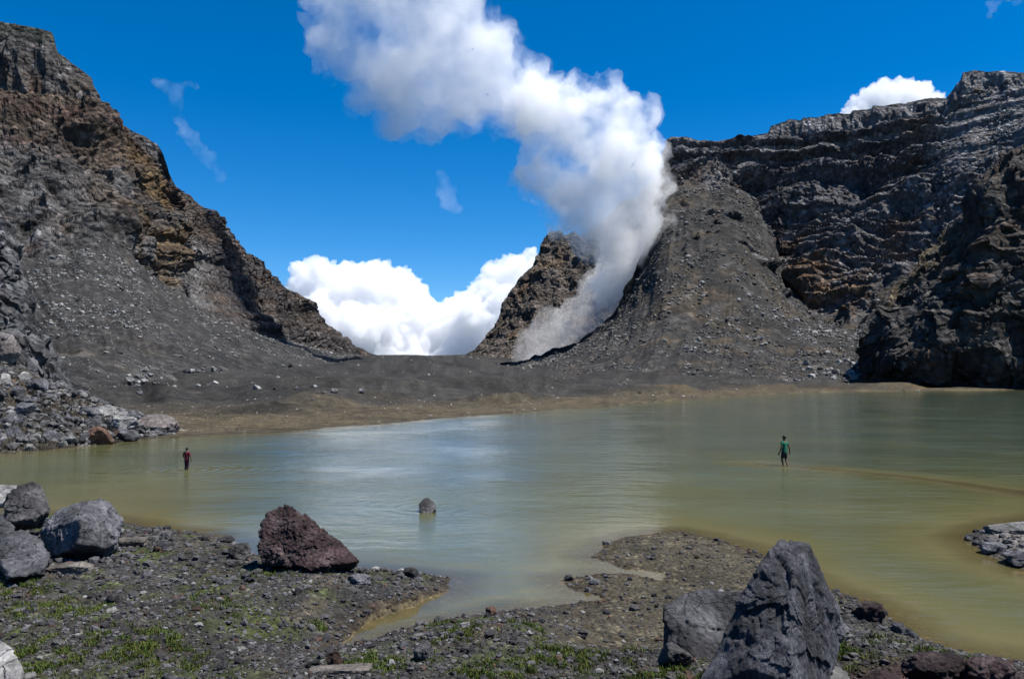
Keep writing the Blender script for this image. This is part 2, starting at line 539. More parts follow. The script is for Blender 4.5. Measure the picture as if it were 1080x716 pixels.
def ground_colour(x, y, z, sd, si, sf, spit, off):
    p = np.stack([x, y, z * 0], -1)
    n1 = fbm(p / 1.1, 4, 61)
    n2 = fbm(p / 0.35, 3, 63)
    c = np.tile(np.array([0.056, 0.053, 0.051]), (len(x), 1))
    c = mix(c, np.array([0.090, 0.076, 0.055]), sstep(-0.1, 0.45, n1))
    c = mix(c, np.array([0.040, 0.038, 0.037]), sstep(0.05, 0.5, -n1) * 0.8)
    moss = sstep(0.02, 0.4, fbm(p / 1.3, 4, 65) + 0.12) * (sd > 0.4)
    c = mix(c, np.array([0.062, 0.078, 0.022]), moss * 0.85 * (1 - spit))
    c = mix(c, np.array([0.090, 0.078, 0.053]), spit * 0.95)
    c = mix(c, np.array([0.075, 0.062, 0.04]), spit * sstep(0.0, 0.4, n2 + 0.6 * n1) * 0.8)
    c = mix(c, np.array([0.060, 0.045, 0.026]), (1 - sstep(0.0, 0.55, np.abs(sd))) * (sd > 0) * 0.75)
    red = np.exp(-(((x - 6.0) ** 2) / 4.0 + ((y - 10.3) ** 2) / 0.7))
    c = mix(c, np.array([0.075, 0.038, 0.036]), np.clip(red * 1.2, 0, 1) * (sd > 0))
    c = mix(c, np.array([0.20, 0.185, 0.17]), (si > 0) * sstep(0.2, 0.9, si + 0.3 * n1))
    # far beach and flat
    nf = fbm(p / np.array([40.0, 10.0, 1.0]), 4, 67)
    n5 = fbm(p / np.array([9.0, 4.0, 1.0]), 4, 68)
    n6 = fbm(p / np.array([2.6, 1.6, 1.0]), 3, 66)
    cf = mix(np.tile(np.array([0.108, 0.087, 0.053]), (len(x), 1)), np.array([0.074, 0.061, 0.040]), sstep(-0.1, 0.4, n5))
    dk = mix(np.tile(np.array([0.048, 0.0455, 0.042]), (len(x), 1)), np.array([0.028, 0.0265, 0.024]), sstep(-0.15, 0.4, n5))
    cf = mix(cf, dk, sstep(18, 44, sf + 22 * nf))
    cf = cf * (1 + 0.5 * n6)[:, None]
    cf = mix(cf, np.array([0.135, 0.062, 0.020]), sstep(0.22, 0.45, fbm(p / np.array([26.0, 7.0, 1.0]), 3, 69)) * np.exp(-((sf - 26) / 12) ** 2) * sstep(20, 45, x + 25))
    cf = mix(cf, np.array([0.055, 0.048, 0.036]), (1 - sstep(0.5, 3.0, sf)) * 0.8)
    cf = mix(cf, np.array([0.016, 0.015, 0.014]), scarp(x, y)[1] * sstep(8, 14, sf) * 0.9)  # bank faces darkened in the colour to stand in for their shade
    chn = fbm(p / np.array([38.0, 16.0, 1.0]), 3, 72)
    cf = mix(cf, np.array([0.020, 0.019, 0.018]), np.exp(-(chn / 0.030) ** 2) * sstep(14, 30, sf) * 0.75)
    chn = fbm(p / np.array([14.0, 30.0, 1.0]), 3, 73)
    cf = mix(cf, np.array([0.085, 0.080, 0.072]), np.exp(-(chn / 0.04) ** 2) * sstep(20, 40, sf) * 0.5)
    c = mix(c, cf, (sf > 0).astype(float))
    # lake bed: ochre silt in the shallows
    lb = mix(np.tile(np.array([0.17, 0.135, 0.075]), (len(x), 1)), np.array([0.09, 0.078, 0.055]), sstep(0.05, 0.4, fbm(p / np.array([1.6, 0.6, 1]), 4, 71)))
    c = mix(c, lb, (off > 0).astype(float))
    return c


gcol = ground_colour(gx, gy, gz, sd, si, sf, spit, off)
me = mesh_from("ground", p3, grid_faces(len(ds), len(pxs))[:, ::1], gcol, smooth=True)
g = link("ground", me, M_GROUND)
tag(g, kind="structure")

# ------------------------------------------------------------------ lake
RINGS = [(*plane(828, 491.2), 0.7), (*plane(197, 495.5), 0.6), (*plane(451, 535), 0.12)]
RINGS = [(float(a), float(b), c) for a, b, c in RINGS]
wp = np.concatenate([np.linspace(-3000, -60, 60)[:-1], np.arange(-60, 1141, 3.0), np.linspace(1140, 3000, 60)[1:]])
wd = CAMH * F / (np.concatenate([np.arange(1400, 760, -30.0), np.arange(760, 408, -1.6), np.linspace(408, 404, 6)]) - 392)
WX = (wp[None, :] - 540) / (F * CP) * wd[:, None]
WY = np.repeat(wd[:, None], len(wp), 1)
wz, _, _, _, _, woff = ground(WX.ravel(), WY.ravel(), False)
depth = np.maximum(-wz, 0)
me = mesh_from("lake_water", np.stack([WX.ravel(), WY.ravel(), np.zeros(WX.size)], -1), grid_faces(len(wd), len(wp)), None, True, {"depth": depth})
m, nt = new_mat("silty_water")
L = nt.links.new
at = N(nt, "ShaderNodeAttribute", attribute_name="depth")
tc = N(nt, "ShaderNodeTexCoord")
dep = at.outputs["Fac"]
cr = N(nt, "ShaderNodeValToRGB")
els = cr.color_ramp.elements
stops = [(0.0, (0.108, 0.092, 0.040)), (0.16, (0.080, 0.080, 0.035)), (0.42, (0.066, 0.073, 0.033)), (0.72, (0.055, 0.068, 0.041)), (1.0, (0.049, 0.068, 0.051))]
while len(els) < len(stops):
    els.new(0.5)
for e, (q, c) in zip(els, stops):
    e.position = q
    e.color = (*c, 1)
L(math_node(nt, "DIVIDE", dep, 1.6), cr.inputs[0])
sl = N(nt, "ShaderNodeTexNoise", i_Scale=0.16, i_Detail=5.0)
mpn = N(nt, "ShaderNodeMapping")
mpn.inputs["Scale"].default_value = (0.5, 1.0, 1.0)
L(tc.outputs["Object"], mpn.inputs[0])
L(mpn.outputs[0], sl.inputs["Vector"])
silt = ramp(nt, sl.outputs["Fac"], [(0.3, 0.82), (0.7, 1.15)])
bc = mulcol(nt, cr.outputs[0], silt)
# ripples
mp = N(nt, "ShaderNodeMapping")
mp.inputs["Rotation"].default_value = (0, 0, math.radians(14))
mp.inputs["Scale"].default_value = (0.55, 1.25, 1.0)
L(tc.outputs["Object"], mp.inputs[0])
w1 = N(nt, "ShaderNodeTexNoise", i_Scale=1.9, i_Detail=6.0, i_Roughness=0.62)
w3 = N(nt, "ShaderNodeTexNoise", i_Scale=0.62, i_Detail=2.0, i_Roughness=0.55)
L(mp.outputs[0], w3.inputs["Vector"])
w2 = N(nt, "ShaderNodeTexNoise", i_Scale=0.12, i_Detail=3.0)
L(mp.outputs[0], w1.inputs["Vector"])
L(tc.outputs["Object"], w2.inputs["Vector"])
gust = ramp(nt, w2.outputs["Fac"], [(0.35, 0.35), (0.65, 1.0)])
sh = ramp(nt, dep, [(0.02, 0.12), (0.5, 1.0)])
hh = math_node(nt, "MULTIPLY", math_node(nt, "MULTIPLY", math_node(nt, "ADD", math_node(nt, "MULTIPLY", w1.outputs["Fac"], 0.6), math_node(nt, "MULTIPLY", w3.outputs["Fac"], 1.0)), gust), sh)
# rings spreading from the waders' legs and round the lone rock
for rx, ry, amp in RINGS:
    dn = N(nt, "ShaderNodeVectorMath", operation="DISTANCE")
    L(tc.outputs["Object"], dn.inputs[0])
    dn.inputs[1].default_value = (rx, ry, 0)
    wv = math_node(nt, "SINE", math_node(nt, "MULTIPLY", dn.outputs["Value"], 11.0))
    en = math_node(nt, "POWER", 2.718, math_node(nt, "MULTIPLY", dn.outputs["Value"], -0.75))
    hh = math_node(nt, "ADD", hh, math_node(nt, "MULTIPLY", math_node(nt, "MULTIPLY", wv, en), amp))
bp = N(nt, "ShaderNodeBump", i_Strength=1.0, i_Distance=0.095)
L(hh, bp.inputs["Height"])
pr = N(nt, "ShaderNodeBsdfPrincipled", i_Roughness=0.06, i_IOR=1.333)
L(bc, pr.inputs["Base Color"])
L(bp.outputs[0], pr.inputs["Normal"])
# clear skin over the very shallow margins
gl = N(nt, "ShaderNodeBsdfGlossy", i_Roughness=0.05)
L(bp.outputs[0], gl.inputs["Normal"])
tr = N(nt, "ShaderNodeBsdfTransparent")
tr.inputs[0].default_value = (0.86, 0.80, 0.66, 1)
fr = N(nt, "ShaderNodeFresnel", i_IOR=1.333)
L(bp.outputs[0], fr.inputs["Normal"])
mx0 = N(nt, "ShaderNodeMixShader")
L(fr.outputs[0], mx0.inputs[0])
L(tr.outputs[0], mx0.inputs[1])
L(gl.outputs[0], mx0.inputs[2])
mx = N(nt, "ShaderNodeMixShader")
L(ramp(nt, dep, [(0.01, 0.35), (0.12, 1.0)]), mx.inputs[0])
L(mx0.outputs[0], mx.inputs[1])
L(pr.outputs[0], mx.inputs[2])
out_surface(nt, mx.outputs[0])
lk = link("lake_water", me, m)
tag(lk, kind="structure")

# ------------------------------------------------------------------ mountains as lofted terrain
def gauss1(a, s):
    if s <= 0:
        return a
    k = np.exp(-0.5 * (np.arange(-int(3 * s), int(3 * s) + 1) / s) ** 2)
    k /= k.sum()
    pad = len(k) // 2
    return np.convolve(np.pad(a, pad, mode="edge"), k, mode="valid")


def loft(rows, x0, x1, dx, vstep, smooth_x=5.0, back=(260, 90)):
    xs = np.arange(x0, x1 + 0.01, dx)
    R = []
    vis = (xs > -30) & (xs < 1110)
    Y = []
    for k, r in enumerate(rows):
        r = np.array(r, float)
        yy = np.interp(xs, r[:, 0], r[:, 1])
        dd = np.interp(xs, r[:, 0], r[:, 2])
        s = smooth_x / dx if k < len(rows) - 1 else 0.6 / dx
        R.append(P(xs, gauss1(yy, s), gauss1(dd, max(s, 2.5 / dx))))
        Y.append(yy)
    seg, vv = [], []
    for k in range(len(R) - 1):
        gap = max(np.percentile(np.abs(Y[k] - Y[k + 1])[vis], 92), 4)
        n = int(np.clip(gap / vstep, 4, 260))
        t = np.arange(n) / n
        seg.append(R[k][None] * (1 - t)[:, None, None] + R[k + 1][None] * t[:, None, None])
        vv.append(k + t)
    G = np.concatenate(seg + [R[-1][None]])
    v = np.concatenate(vv + [[len(R) - 1.0]])
    B = G.copy()
    for _ in range(26):
        B[1:-1] = B[1:-1] * 0.5 + 0.25 * (B[:-2] + B[2:])
    fade = np.clip((v[-1] - v) / 0.12, 0, 1)[:, None, None]
    G = G * (1 - fade) + B * fade
    # skirt in front and the back of the mountain
    out = G[-1, :, :2] / np.linalg.norm(G[-1, :, :2], axis=1, keepdims=True)
    top = G[-1]
    bk = []
    for t in np.linspace(0, 1, 15)[1:] ** 1.5:
        q = top.copy()
        q[:, :2] += out * back[0] * t
        q[:, 2] = top[:, 2] * (1 - t) + (-12) * t - (0.06 * back[1] * np.sin(t * math.pi))
        bk.append(q)
    foot = G[0].copy()
    foot[:, 2] -= 6.0
    fo = G[0, :, :2] / np.linalg.norm(G[0, :, :2], axis=1, keepdims=True)
    foot[:, :2] -= fo * 4.0
    G = np.concatenate([foot[None], G, np.array(bk)])
    v = np.concatenate([[-0.1], v, v[-1] + np.linspace(0.1, 1, len(bk))])
    return xs, v, G


def finish_loft(name, mat, xs, v, G, disp, colour):
    nr, nc = G.shape[:2]
    n = grid_normals(G)
    for ax in (0, 1):      # soften the normals so the displacement does not fold
        for _ in range(10):
            n = (np.roll(n, 1, ax) + 2 * n + np.roll(n, -1, ax)) / 4
    n /= np.linalg.norm(n, axis=-1, keepdims=True) + 1e-9
    # make them face the camera side
    tocam = np.array([0, 0, CAMH]) - G
    sg = np.sign((n * tocam).sum(-1))
    body = v[:, None] <= 5.0
    if (sg * body).sum() < 0:
        n = -n
    p = G.reshape(-1, 3)
    V = np.repeat(v[:, None], nc, 1).ravel()
    X = np.repeat(xs[None], nr, 0).ravel()
    d = disp(p, V, X)
    d = np.where(V > 5.0, -np.abs(d) * 0.3, d)
    q = p + n.reshape(-1, 3) * d[:, None]
    c = colour(q, V, X)
    rk = np.ones(len(q))
    if isinstance(c, tuple):
        c, rk = c
    me = mesh_from(name, q, grid_faces(nr, nc), c, smooth=False, attrs={"rocky": rk})
    o = link(name, me, mat)
    return o, q.reshape(nr, nc, 3), V.reshape(nr, nc), X.reshape(nr, nc)


def strata(p, period, seed, warp=4.0):
    z = p[:, 2] + warp * fbm(p / 60.0, 2, seed)
    s = noise1(z / period, seed + 1) + 0.6 * noise1(z / (period * 0.43), seed + 2)
    return np.tanh(s * 3.0)


def cliff_disp(p, seed, a_big, a_strata, a_block, blk=7.0, vert=2.5, period=9.0, joint=1.0, lean=0.0):
    q = p / np.array([1, 1, vert]) + np.stack([p[:, 2] * lean, p[:, 2] * 0, p[:, 2] * 0], -1)
    wp_ = p + 2.2 * np.stack([fbm(p / blk, 2, seed + 3), fbm(p / blk, 2, seed + 4), fbm(p / blk, 2, seed + 8)], -1)
    lg = strata(p, period * 1.7, seed + 6)
    fine = strata(p, period * 0.45, seed + 16, 2.0)
    sm = sstep(-0.4, 0.35, fbm(p / 45.0, 2, seed + 21))
    big = a_big * ridged(q / 52.0, 2, seed, 0.5) + a_big * 0.7 * ridged(p / np.array([17.0, 17.0, 70.0]), 3, seed + 2, 0.5)
    return (big + a_big * 0.12 * fbm(p / 7.0, 3, seed + 5) + a_strata * (1.1 * lg + 0.7 * fine * (0.3 + 0.7 * sm))
            + a_block * 1.2 * facet(wp_ / blk * np.array([1.0, 1.0, 0.8]), seed) + a_block * 0.5 * facet(wp_ / (blk * 0.36) * np.array([0.8, 0.8, 1.3]), seed + 9)
            + joint * 0.9 * ridged(p / np.array([2.8, 2.8, 18.0]), 2, seed + 12) * (1 - 0.6 * sm))


GREYC = np.array([0.125, 0.121, 0.120])
DGREY = np.array([0.055, 0.053, 0.054])
BROWN = np.array([0.098, 0.072, 0.054])
OCHRE = np.array([0.160, 0.102, 0.048])
RUSTC = np.array([0.100, 0.058, 0.040])
SCREE = np.array([0.046, 0.0445, 0.043])
SCREEB = np.array([0.066, 0.058, 0.048])

# ---- left crater wall
LROWS = [
    [(-400, 428, 52), (-150, 415, 75), (0, 410, 100), (100, 404, 125), (200, 400, 150), (300, 396.5, 215), (360, 391.5, 322), (385, 390, 460), (400, 387, 590), (420, 390, 612)],
    [(-400, 340, 100), (-150, 320, 140), (0, 335, 150), (60, 332, 170), (120, 322, 200), (200, 337, 245), (260, 353, 295), (320, 370, 395), (360, 376.5, 480), (385, 379.5, 560), (400, 380, 605), (420, 386, 616)],
    [(-400, 250, 180), (-150, 250, 210), (0, 262, 220), (25, 278, 226), (60, 276, 232), (95, 258, 248), (125, 250, 260), (150, 280, 272), (190, 312, 310), (215, 330, 335), (260, 349, 375), (310, 363, 440), (350, 371.5, 520), (380, 376, 590), (400, 379.6, 610), (420, 385.5, 617)],
    [(-400, 140, 220), (-150, 165, 250), (0, 190, 265), (60, 195, 275), (120, 195, 290), (160, 225, 305), (180, 240, 322), (194, 265, 340), (215, 276, 365), (260, 305, 408), (310, 337, 475), (350, 360, 548), (380, 372.6, 604), (400, 378.6, 613), (420, 385, 618)],
    [(-400, 60, 290), (-150, 80, 300), (0, 106, 315), (60, 108, 320), (98, 115, 325), (126, 142, 330), (165, 168, 334), (178, 192, 342), (189, 212, 372), (223, 232, 402), (251, 267, 432), (279, 296, 472), (304, 313, 512), (324, 324, 546), (341, 346, 577), (358, 360, 599), (380, 371.5, 610), (400, 377.6, 616), (420, 384.4, 619)],
    [(-400, -60, 300), (-150, 0, 315), (0, 24, 322), (25, 28, 322), (44, 31, 322), (55, 35, 324), (61, 55, 326), (74, 66, 327), (84, 73, 328), (97, 83, 330), (100.5, 112, 331), (112, 120, 333), (126, 131, 335), (140, 138, 336), (158, 147, 337), (168, 154, 338), (174, 164, 340), (180, 186, 347), (187, 201, 378), (200, 206, 390), (210, 216, 400), (223, 223, 412), (232, 238, 422), (251, 260, 445), (266, 277, 464), (279, 289, 482), (292, 295, 502), (304, 306, 522), (314, 309, 538), (324, 317, 553), (332, 333, 566), (341, 341, 582), (358, 356.5, 602), (372, 366, 610), (385, 371, 616), (400, 376.2, 618), (420, 384, 620)],
]


def ldisp(p, V, X):
    far = sstep(183, 195, X)
    c = cliff_disp(p, 101, 7.5, 2.5, 1.4, blk=8.0, vert=3.0, period=9.0, lean=0.008)
    tb = 7.0 * ridged(p / np.array([40.0, 40.0, 120.0]), 2, 119) * 0.5 + 2.4 * ridged(p / np.array([8.0, 8.0, 50.0]), 2, 120) + 1.1 * ridged(p / np.array([3.0, 3.0, 18.0]), 2, 121) + 0.8 * fbm(p / 4.0, 3, 122)
    c = c + (tb - c) * (sstep(3.98, 4.12, V) * (1 - far))
    s = 0.5 * fbm(p / 14.0, 4, 111) + 1.6 * ridged(np.stack([X / 22.0 + V * 1.6, V * 0.9, X * 0], -1), 3, 113) + 1.2 * fbm(np.stack([X / 50.0, V * 1.3, X * 0], -1), 3, 114)
    k = sstep(1.85, 2.12, V + 0.18 * fbm(p / 18.0, 3, 115))
    topf = 1 - 0.8 * sstep(4.6, 5.0, V) * (V <= 5.0)
    base = np.clip(V / 0.35, 0, 1)
    chf = 1 - 0.65 * sstep(188, 200, X) * (1 - sstep(245, 275, X)) * (1 - sstep(2.6, 3.3, V))
    return (s * (1 - k) * base + c * k * topf * chf * (1 - 0.25 * far)) * np.clip((420 - X) / 60, 0.06, 1)


def lcol(p, V, X):
    n = fbm(p / 26.0, 4, 131)
    n2 = fbm(p / 7.0, 3, 133)
    st = strata(p, 5.0, 106)
    st2 = noise1((p[:, 2] + 3 * fbm(p / 50, 2, 140)) / 3.2, 139)
    vv = V + 0.16 * fbm(p / 18.0, 3, 115)
    c = np.tile(GREYC, (len(p), 1))
    c = mix(c, DGREY, sstep(-0.05, 0.35, n2))
    c = mix(c, BROWN, sstep(0.0, 0.35, n) * 0.5)
    # banded ledges under the top cliff
    band = sstep(3.25, 3.7, vv) * (1 - sstep(4.0, 4.1, vv))
    bc = mix(np.tile(np.array([0.10, 0.070, 0.05]), (len(p), 1)), RUSTC, sstep(-0.1, 0.35, st2))
    bc = mix(bc, np.array([0.13, 0.095, 0.06]), sstep(0.1, 0.4, -st2) * 0.6)
    c = mix(c, bc, band * 0.7)
    # ochre belt of the lower cliff
    och = np.exp(-(((X - 165) / 55) ** 2)) * sstep(1.95, 2.2, vv) * (1 - sstep(3.6, 4.4, vv)) * sstep(-0.35, 0.25, fbm(p / 20, 4, 135))
    c = mix(c, OCHRE, np.clip(och * 1.0, 0, 0.9))
    c = mix(c, RUSTC, np.clip(sstep(0.15, 0.5, fbm(p / 13, 3, 137)) * sstep(1.9, 2.2, vv) * 0.6 * (X < 190), 0, 1))
    # the receding ridge
    far = sstep(186, 196, X)
    fc = mix(np.tile(np.array([0.088, 0.078, 0.074]), (len(p), 1)), np.array([0.10, 0.075, 0.060]), sstep(0.0, 0.4, st2 + n))
    fc = mix(fc, DGREY, sstep(0.1, 0.5, n2) * 0.7)
    c = mix(c, fc, far * 0.85)
    chute = np.exp(-(((X - 205 - (p[:, 2] * -0.0)) / 16) ** 2)) * (1 - sstep(3.0, 3.4, vv)) * sstep(1.8, 2.1, vv)
    c = mix(c, np.array([0.20, 0.195, 0.19]), np.clip(chute, 0, 1) * 0.7)
    top = sstep(4.75, 4.95, V) * (X < 70)
    c = mix(c, np.array([0.075, 0.085, 0.045]), top * 0.5)
    s = mix(np.tile(SCREE, (len(p), 1)), SCREEB, sstep(0.0, 0.5, fbm(p / np.array([9.0, 9.0, 40.0]), 3, 141)) * 0.8)
    s = mix(s, np.array([0.13, 0.125, 0.118]), sstep(0.12, 0.4, fbm(p / 10, 3, 143)) * (1 - sstep(100, 150, X)) * 0.6)
    st3 = fbm(np.stack([X / 7.0, V * 0.7, X * 0], -1), 4, 147)
    s = s * (1 + 0.35 * st3)[:, None]
    k = sstep(1.88, 2.08, vv)
    return mix(s * 0.85, c, k), k


xs, v, G = loft(LROWS, -400, 420, 1.0, 1.15)
LM, LQ, LV, LX = finish_loft("mountain", M_CLIFF, xs, v, G, ldisp, lcol)
tag(LM, kind="structure")

# ---- right crater wall
RROWS = [
    [(470, 394, 300), (540, 398, 262), (600, 402.5, 232), (700, 405.5, 225), (800, 405.5, 232), (915, 406, 242), (1080, 404, 240), (1400, 404, 220)],
    [(470, 392.5, 380), (540, 390, 330), (600, 383, 302), (700, 345, 300), (780, 345, 298), (830, 352, 300), (900, 362, 298), (1000, 340, 290), (1080, 330, 280), (1400, 320, 240)],
    [(470, 392, 385), (540, 385.5, 400), (600, 371, 390), (650, 335, 385), (685, 275, 400), (694, 225, 414), (702, 198, 420), (720, 190, 424), (750, 181, 429), (778, 184, 431), (795, 203, 428), (812, 245, 414), (830, 295, 394), (850, 326, 366), (880, 336, 356), (900, 345, 345), (930, 310, 350), (1000, 270, 345), (1080, 230, 330), (1400, 200, 270)],
    [(470, 391.6, 390), (540, 384.8, 404), (600, 367.5, 394), (650, 330, 390), (690, 240, 407), (700, 188, 426), (720, 182, 430), (760, 173, 436), (790, 172, 438), (812, 192, 434), (830, 225, 420), (850, 240, 405), (880, 250, 392), (910, 250, 385), (950, 222, 385), (1000, 190, 378), (1040, 168, 368), (1080, 150, 355), (1400, 120, 285)],
    [(470, 391.3, 391), (540, 384.4, 405), (600, 366, 396), (640, 345, 392), (660, 318, 392), (684, 262, 402), (694, 200, 418), (704, 172, 434), (760, 160, 440), (800, 158, 443), (850, 152, 438), (900, 146, 429), (950, 140, 415), (1000, 130, 400), (1030, 110, 392), (1080, 108, 376), (1400, 80, 296)],
    [(470, 391, 393), (540, 383.8, 407), (576, 376, 402), (615, 363, 398), (637, 346, 394), (655, 327, 394), (671, 309, 396), (682, 284, 402), (690, 240, 410), (694, 190, 425), (698, 158, 440), (703, 149, 443), (708, 144.5, 445), (725, 144, 446), (738, 148.5, 447), (755, 149, 448), (781, 146, 448), (796, 143, 448), (810, 140, 447), (812, 133, 447), (828, 128, 445), (832, 126, 445), (845, 127, 443), (847, 124, 443), (860, 124.5, 441), (881, 119.5, 438), (897, 119.5, 436), (899, 116.5, 436), (919, 115.5, 432), (921, 112.5, 432), (935, 111, 429), (956, 109, 424), (972, 105, 419), (998, 103.5, 411), (1003, 98, 408), (1007, 93, 407), (1013, 86, 405), (1016, 77, 404), (1025, 75, 402), (1051, 75, 395), (1080, 77, 386), (1150, 70, 366), (1400, 40, 305)],
]


def rdisp(p, V, X):
    c = cliff_disp(p, 201, 6.0, 3.4, 1.0, blk=10.0, vert=2.4, period=7.0, lean=-0.012)
    tal = sstep(985, 1003, X) * sstep(2.75, 3.0, V) * (1 - sstep(4.25, 4.4, V))
    c = c * (1 - 0.72 * tal)
    tb = 2.0 * fbm(p / 40.0, 2, 219) + 3.0 * ridged(p / np.array([10.0, 10.0, 90.0]), 2, 220) + 1.4 * ridged(p / np.array([3.6, 3.6, 30.0]), 2, 221) + 0.7 * fbm(p / 4.0, 3, 222)
    c = c + (tb - c) * (sstep(4.3, 4.5, V + 0.15 * fbm(p / 30, 2, 223)) * sstep(780, 820, X))
    c = c + (1 - sstep(3.2, 3.9, V)) * 11.0 * ridged(np.stack([(p[:, 0] - 0.75 * p[:, 2]) / 46.0, p[:, 1] / 70.0, p[:, 2] / 90.0], -1), 2, 226)
    s = 0.6 * fbm(p / 12.0, 4, 211) + 1.6 * ridged(np.stack([X / 26.0 - V * 0.8, V * 0.9, X * 0], -1), 3, 213) + 2.2 * fbm(np.stack([X / 60.0, V * 1.1, X * 0], -1), 3, 214) + 2.2 * sstep(1.2, 2.0, V) * ridged(p / 12.0, 3, 216)
    k = np.maximum(sstep(1.85, 2.15, V + 0.36 * fbm(p / 24.0, 4, 215)), sstep(0.12, 0.3, fbm(p / 17.0, 4, 218)) * sstep(1.25, 1.7, V)) * sstep(684, 700, X + 14 * fbm(p / 14.0, 3, 217))
    topf = 1 - 0.75 * sstep(4.6, 5.0, V) * (V <= 5.0)
    return s * (1 - k) * np.clip(V / 0.35, 0, 1) * np.clip((X - 500) / 60, 0.1, 1) + c * k * topf


def rcol(p, V, X):
    n = fbm(p / 26.0, 4, 231)
    n2 = fbm(p / 7.0, 3, 233)
    st2 = noise1((p[:, 2] + 3 * fbm(p / 60, 2, 240)) / 3.0, 239)
    vv = V + 0.36 * fbm(p / 24.0, 4, 215)
    c = np.tile(np.array([0.160, 0.156, 0.163]), (len(p), 1))
    c = mix(c, np.array([0.085, 0.082, 0.087]), sstep(-0.05, 0.35, n2))
    c = mix(c, np.array([0.135, 0.095, 0.070]), sstep(0.0, 0.35, n) * 0.7)
    band = sstep(3.0, 3.5, vv) * (1 - sstep(4.5, 4.7, vv)) * (1 - sstep(930, 980, X))
    c = mix(c, mix(np.tile(np.array([0.075, 0.072, 0.080]), (len(p), 1)), np.array([0.23, 0.225, 0.225]), sstep(0.15, 0.4, st2)), band * 0.75)
    up = sstep(4.3, 4.5, V + 0.15 * fbm(p / 30, 2, 223)) * (V <= 5.05)
    c = mix(c, np.array([0.21, 0.205, 0.215]), up * 0.85 * sstep(-0.4, 0.2, n2) * (X > 800))
    c = mix(c, np.array([0.07, 0.066, 0.055]), sstep(4.93, 4.99, V) + (V > 5))
    pale = sstep(985, 1010, X) * sstep(2.9, 3.3, vv) * sstep(-0.25, 0.15, n2)
    c = mix(c, np.array([0.23, 0.225, 0.23]), pale * 0.8)
    och = sstep(-0.25, 0.25, fbm(p / 16, 4, 235)) * sstep(1.95, 2.1, vv) * (1 - sstep(2.55, 3.0, vv)) * sstep(822, 840, X) * (1 - sstep(935, 965, X))
    c = mix(c, np.array([0.19, 0.112, 0.060]), och * 0.85)
    s = mix(np.tile(SCREE * 0.95, (len(p), 1)), np.array([0.095, 0.074, 0.050]), sstep(-0.05, 0.45, fbm(p / np.array([11.0, 11.0, 60.0]), 3, 241)) * 0.8)
    s = mix(s, np.array([0.12, 0.115, 0.112]), sstep(0.1, 0.4, fbm(p / 9, 3, 243)) * 0.45)
    k = np.maximum(sstep(1.85, 2.15, vv), sstep(0.12, 0.3, fbm(p / 17.0, 4, 218)) * sstep(1.25, 1.7, V)) * sstep(684, 700, X + 14 * fbm(p / 14.0, 3, 217))
    st3 = fbm(np.stack([X / 13.0 + V * 2.5, V * 1.6, X * 0], -1), 4, 247)
    s = s * (1 + 0.12 * st3)[:, None]
    return mix(s * 0.78, c, k), k


xs, v, G = loft(RROWS, 470, 1400, 1.0, 1.15)
RM, RQ, RV, RX = finish_loft("mountain", M_CLIFF, xs, v, G, rdisp, rcol)
tag(RM, kind="structure")

# ---- peak in the breach behind the steam
PROWS = [
    [(440, 390, 560), (486, 389, 520), (540, 391, 500), (620, 390, 500), (720, 380, 520), (820, 370, 560)],
    [(440, 388, 580), (486, 388, 560), (510, 382, 560), (540, 372, 565), (600, 350, 580), (720, 300, 600), (820, 260, 620)],
    [(440, 387, 600), (484, 387, 590), (505, 374, 600), (525, 358, 610), (550, 335, 615), (580, 310, 620), (620, 300, 625), (720, 240, 640), (820, 220, 650)],
    [(440, 386, 610), (484, 386, 600), (504, 369, 612), (522, 349, 625), (540, 324, 632), (560, 298, 640), (580, 275, 645), (610, 275, 650), (720, 200, 660), (820, 190, 670)],
    [(440, 385, 615), (484, 385.6, 608), (503, 367, 617), (520, 347, 628), (538, 315, 638), (555, 290, 648), (570, 266, 655), (582, 251, 660), (610, 255, 665), (720, 180, 680), (820, 180, 690)],
    [(440, 384, 620), (462, 382, 615), (477, 379, 612), (484, 378, 611), (492, 373, 614), (503, 365, 620), (512, 353, 625), (520, 345, 630), (530, 328, 635), (537, 312, 640), (545, 299, 645), (553, 289, 650), (560, 281, 652), (567, 267, 655), (574, 255, 658), (581, 247.5, 662), (590, 247, 664), (602, 249, 668), (615, 252, 672), (640, 235, 680), (720, 170, 700), (820, 170, 710)],
]


def pdisp(p, V, X):
    c = cliff_disp(p, 301, 6.5, 0.7, 1.5, blk=9.0, vert=2.6, period=10.0, lean=-0.02)
    return c * np.clip(V / 0.5, 0, 1) * (1 - 0.55 * sstep(4.85, 5.0, V) * (V <= 5.0)) * np.clip((X - 470) / 30, 0.05, 1)


def pcol(p, V, X):
    n = fbm(p / 26.0, 4, 331)
    n2 = fbm(p / 7.0, 3, 333)
    c = mix(np.tile(np.array([0.13, 0.11, 0.095]), (len(p), 1)), np.array([0.07, 0.064, 0.06]), sstep(-0.05, 0.4, n2))
    c = mix(c, np.array([0.135, 0.092, 0.055]), sstep(0.0, 0.35, n) * (1 - sstep(3.0, 4.2, V)) * 0.8)
    c = mix(c, np.array([0.085, 0.082, 0.08]), (1 - sstep(480, 500, X)) * 0.8)
    return c


xs, v, G = loft(PROWS, 440, 820, 1.0, 1.2)
PM, PQ, PV, PX = finish_loft("mountain", M_CLIFF, xs, v, G, pdisp, pcol)
tag(PM, kind="structure")

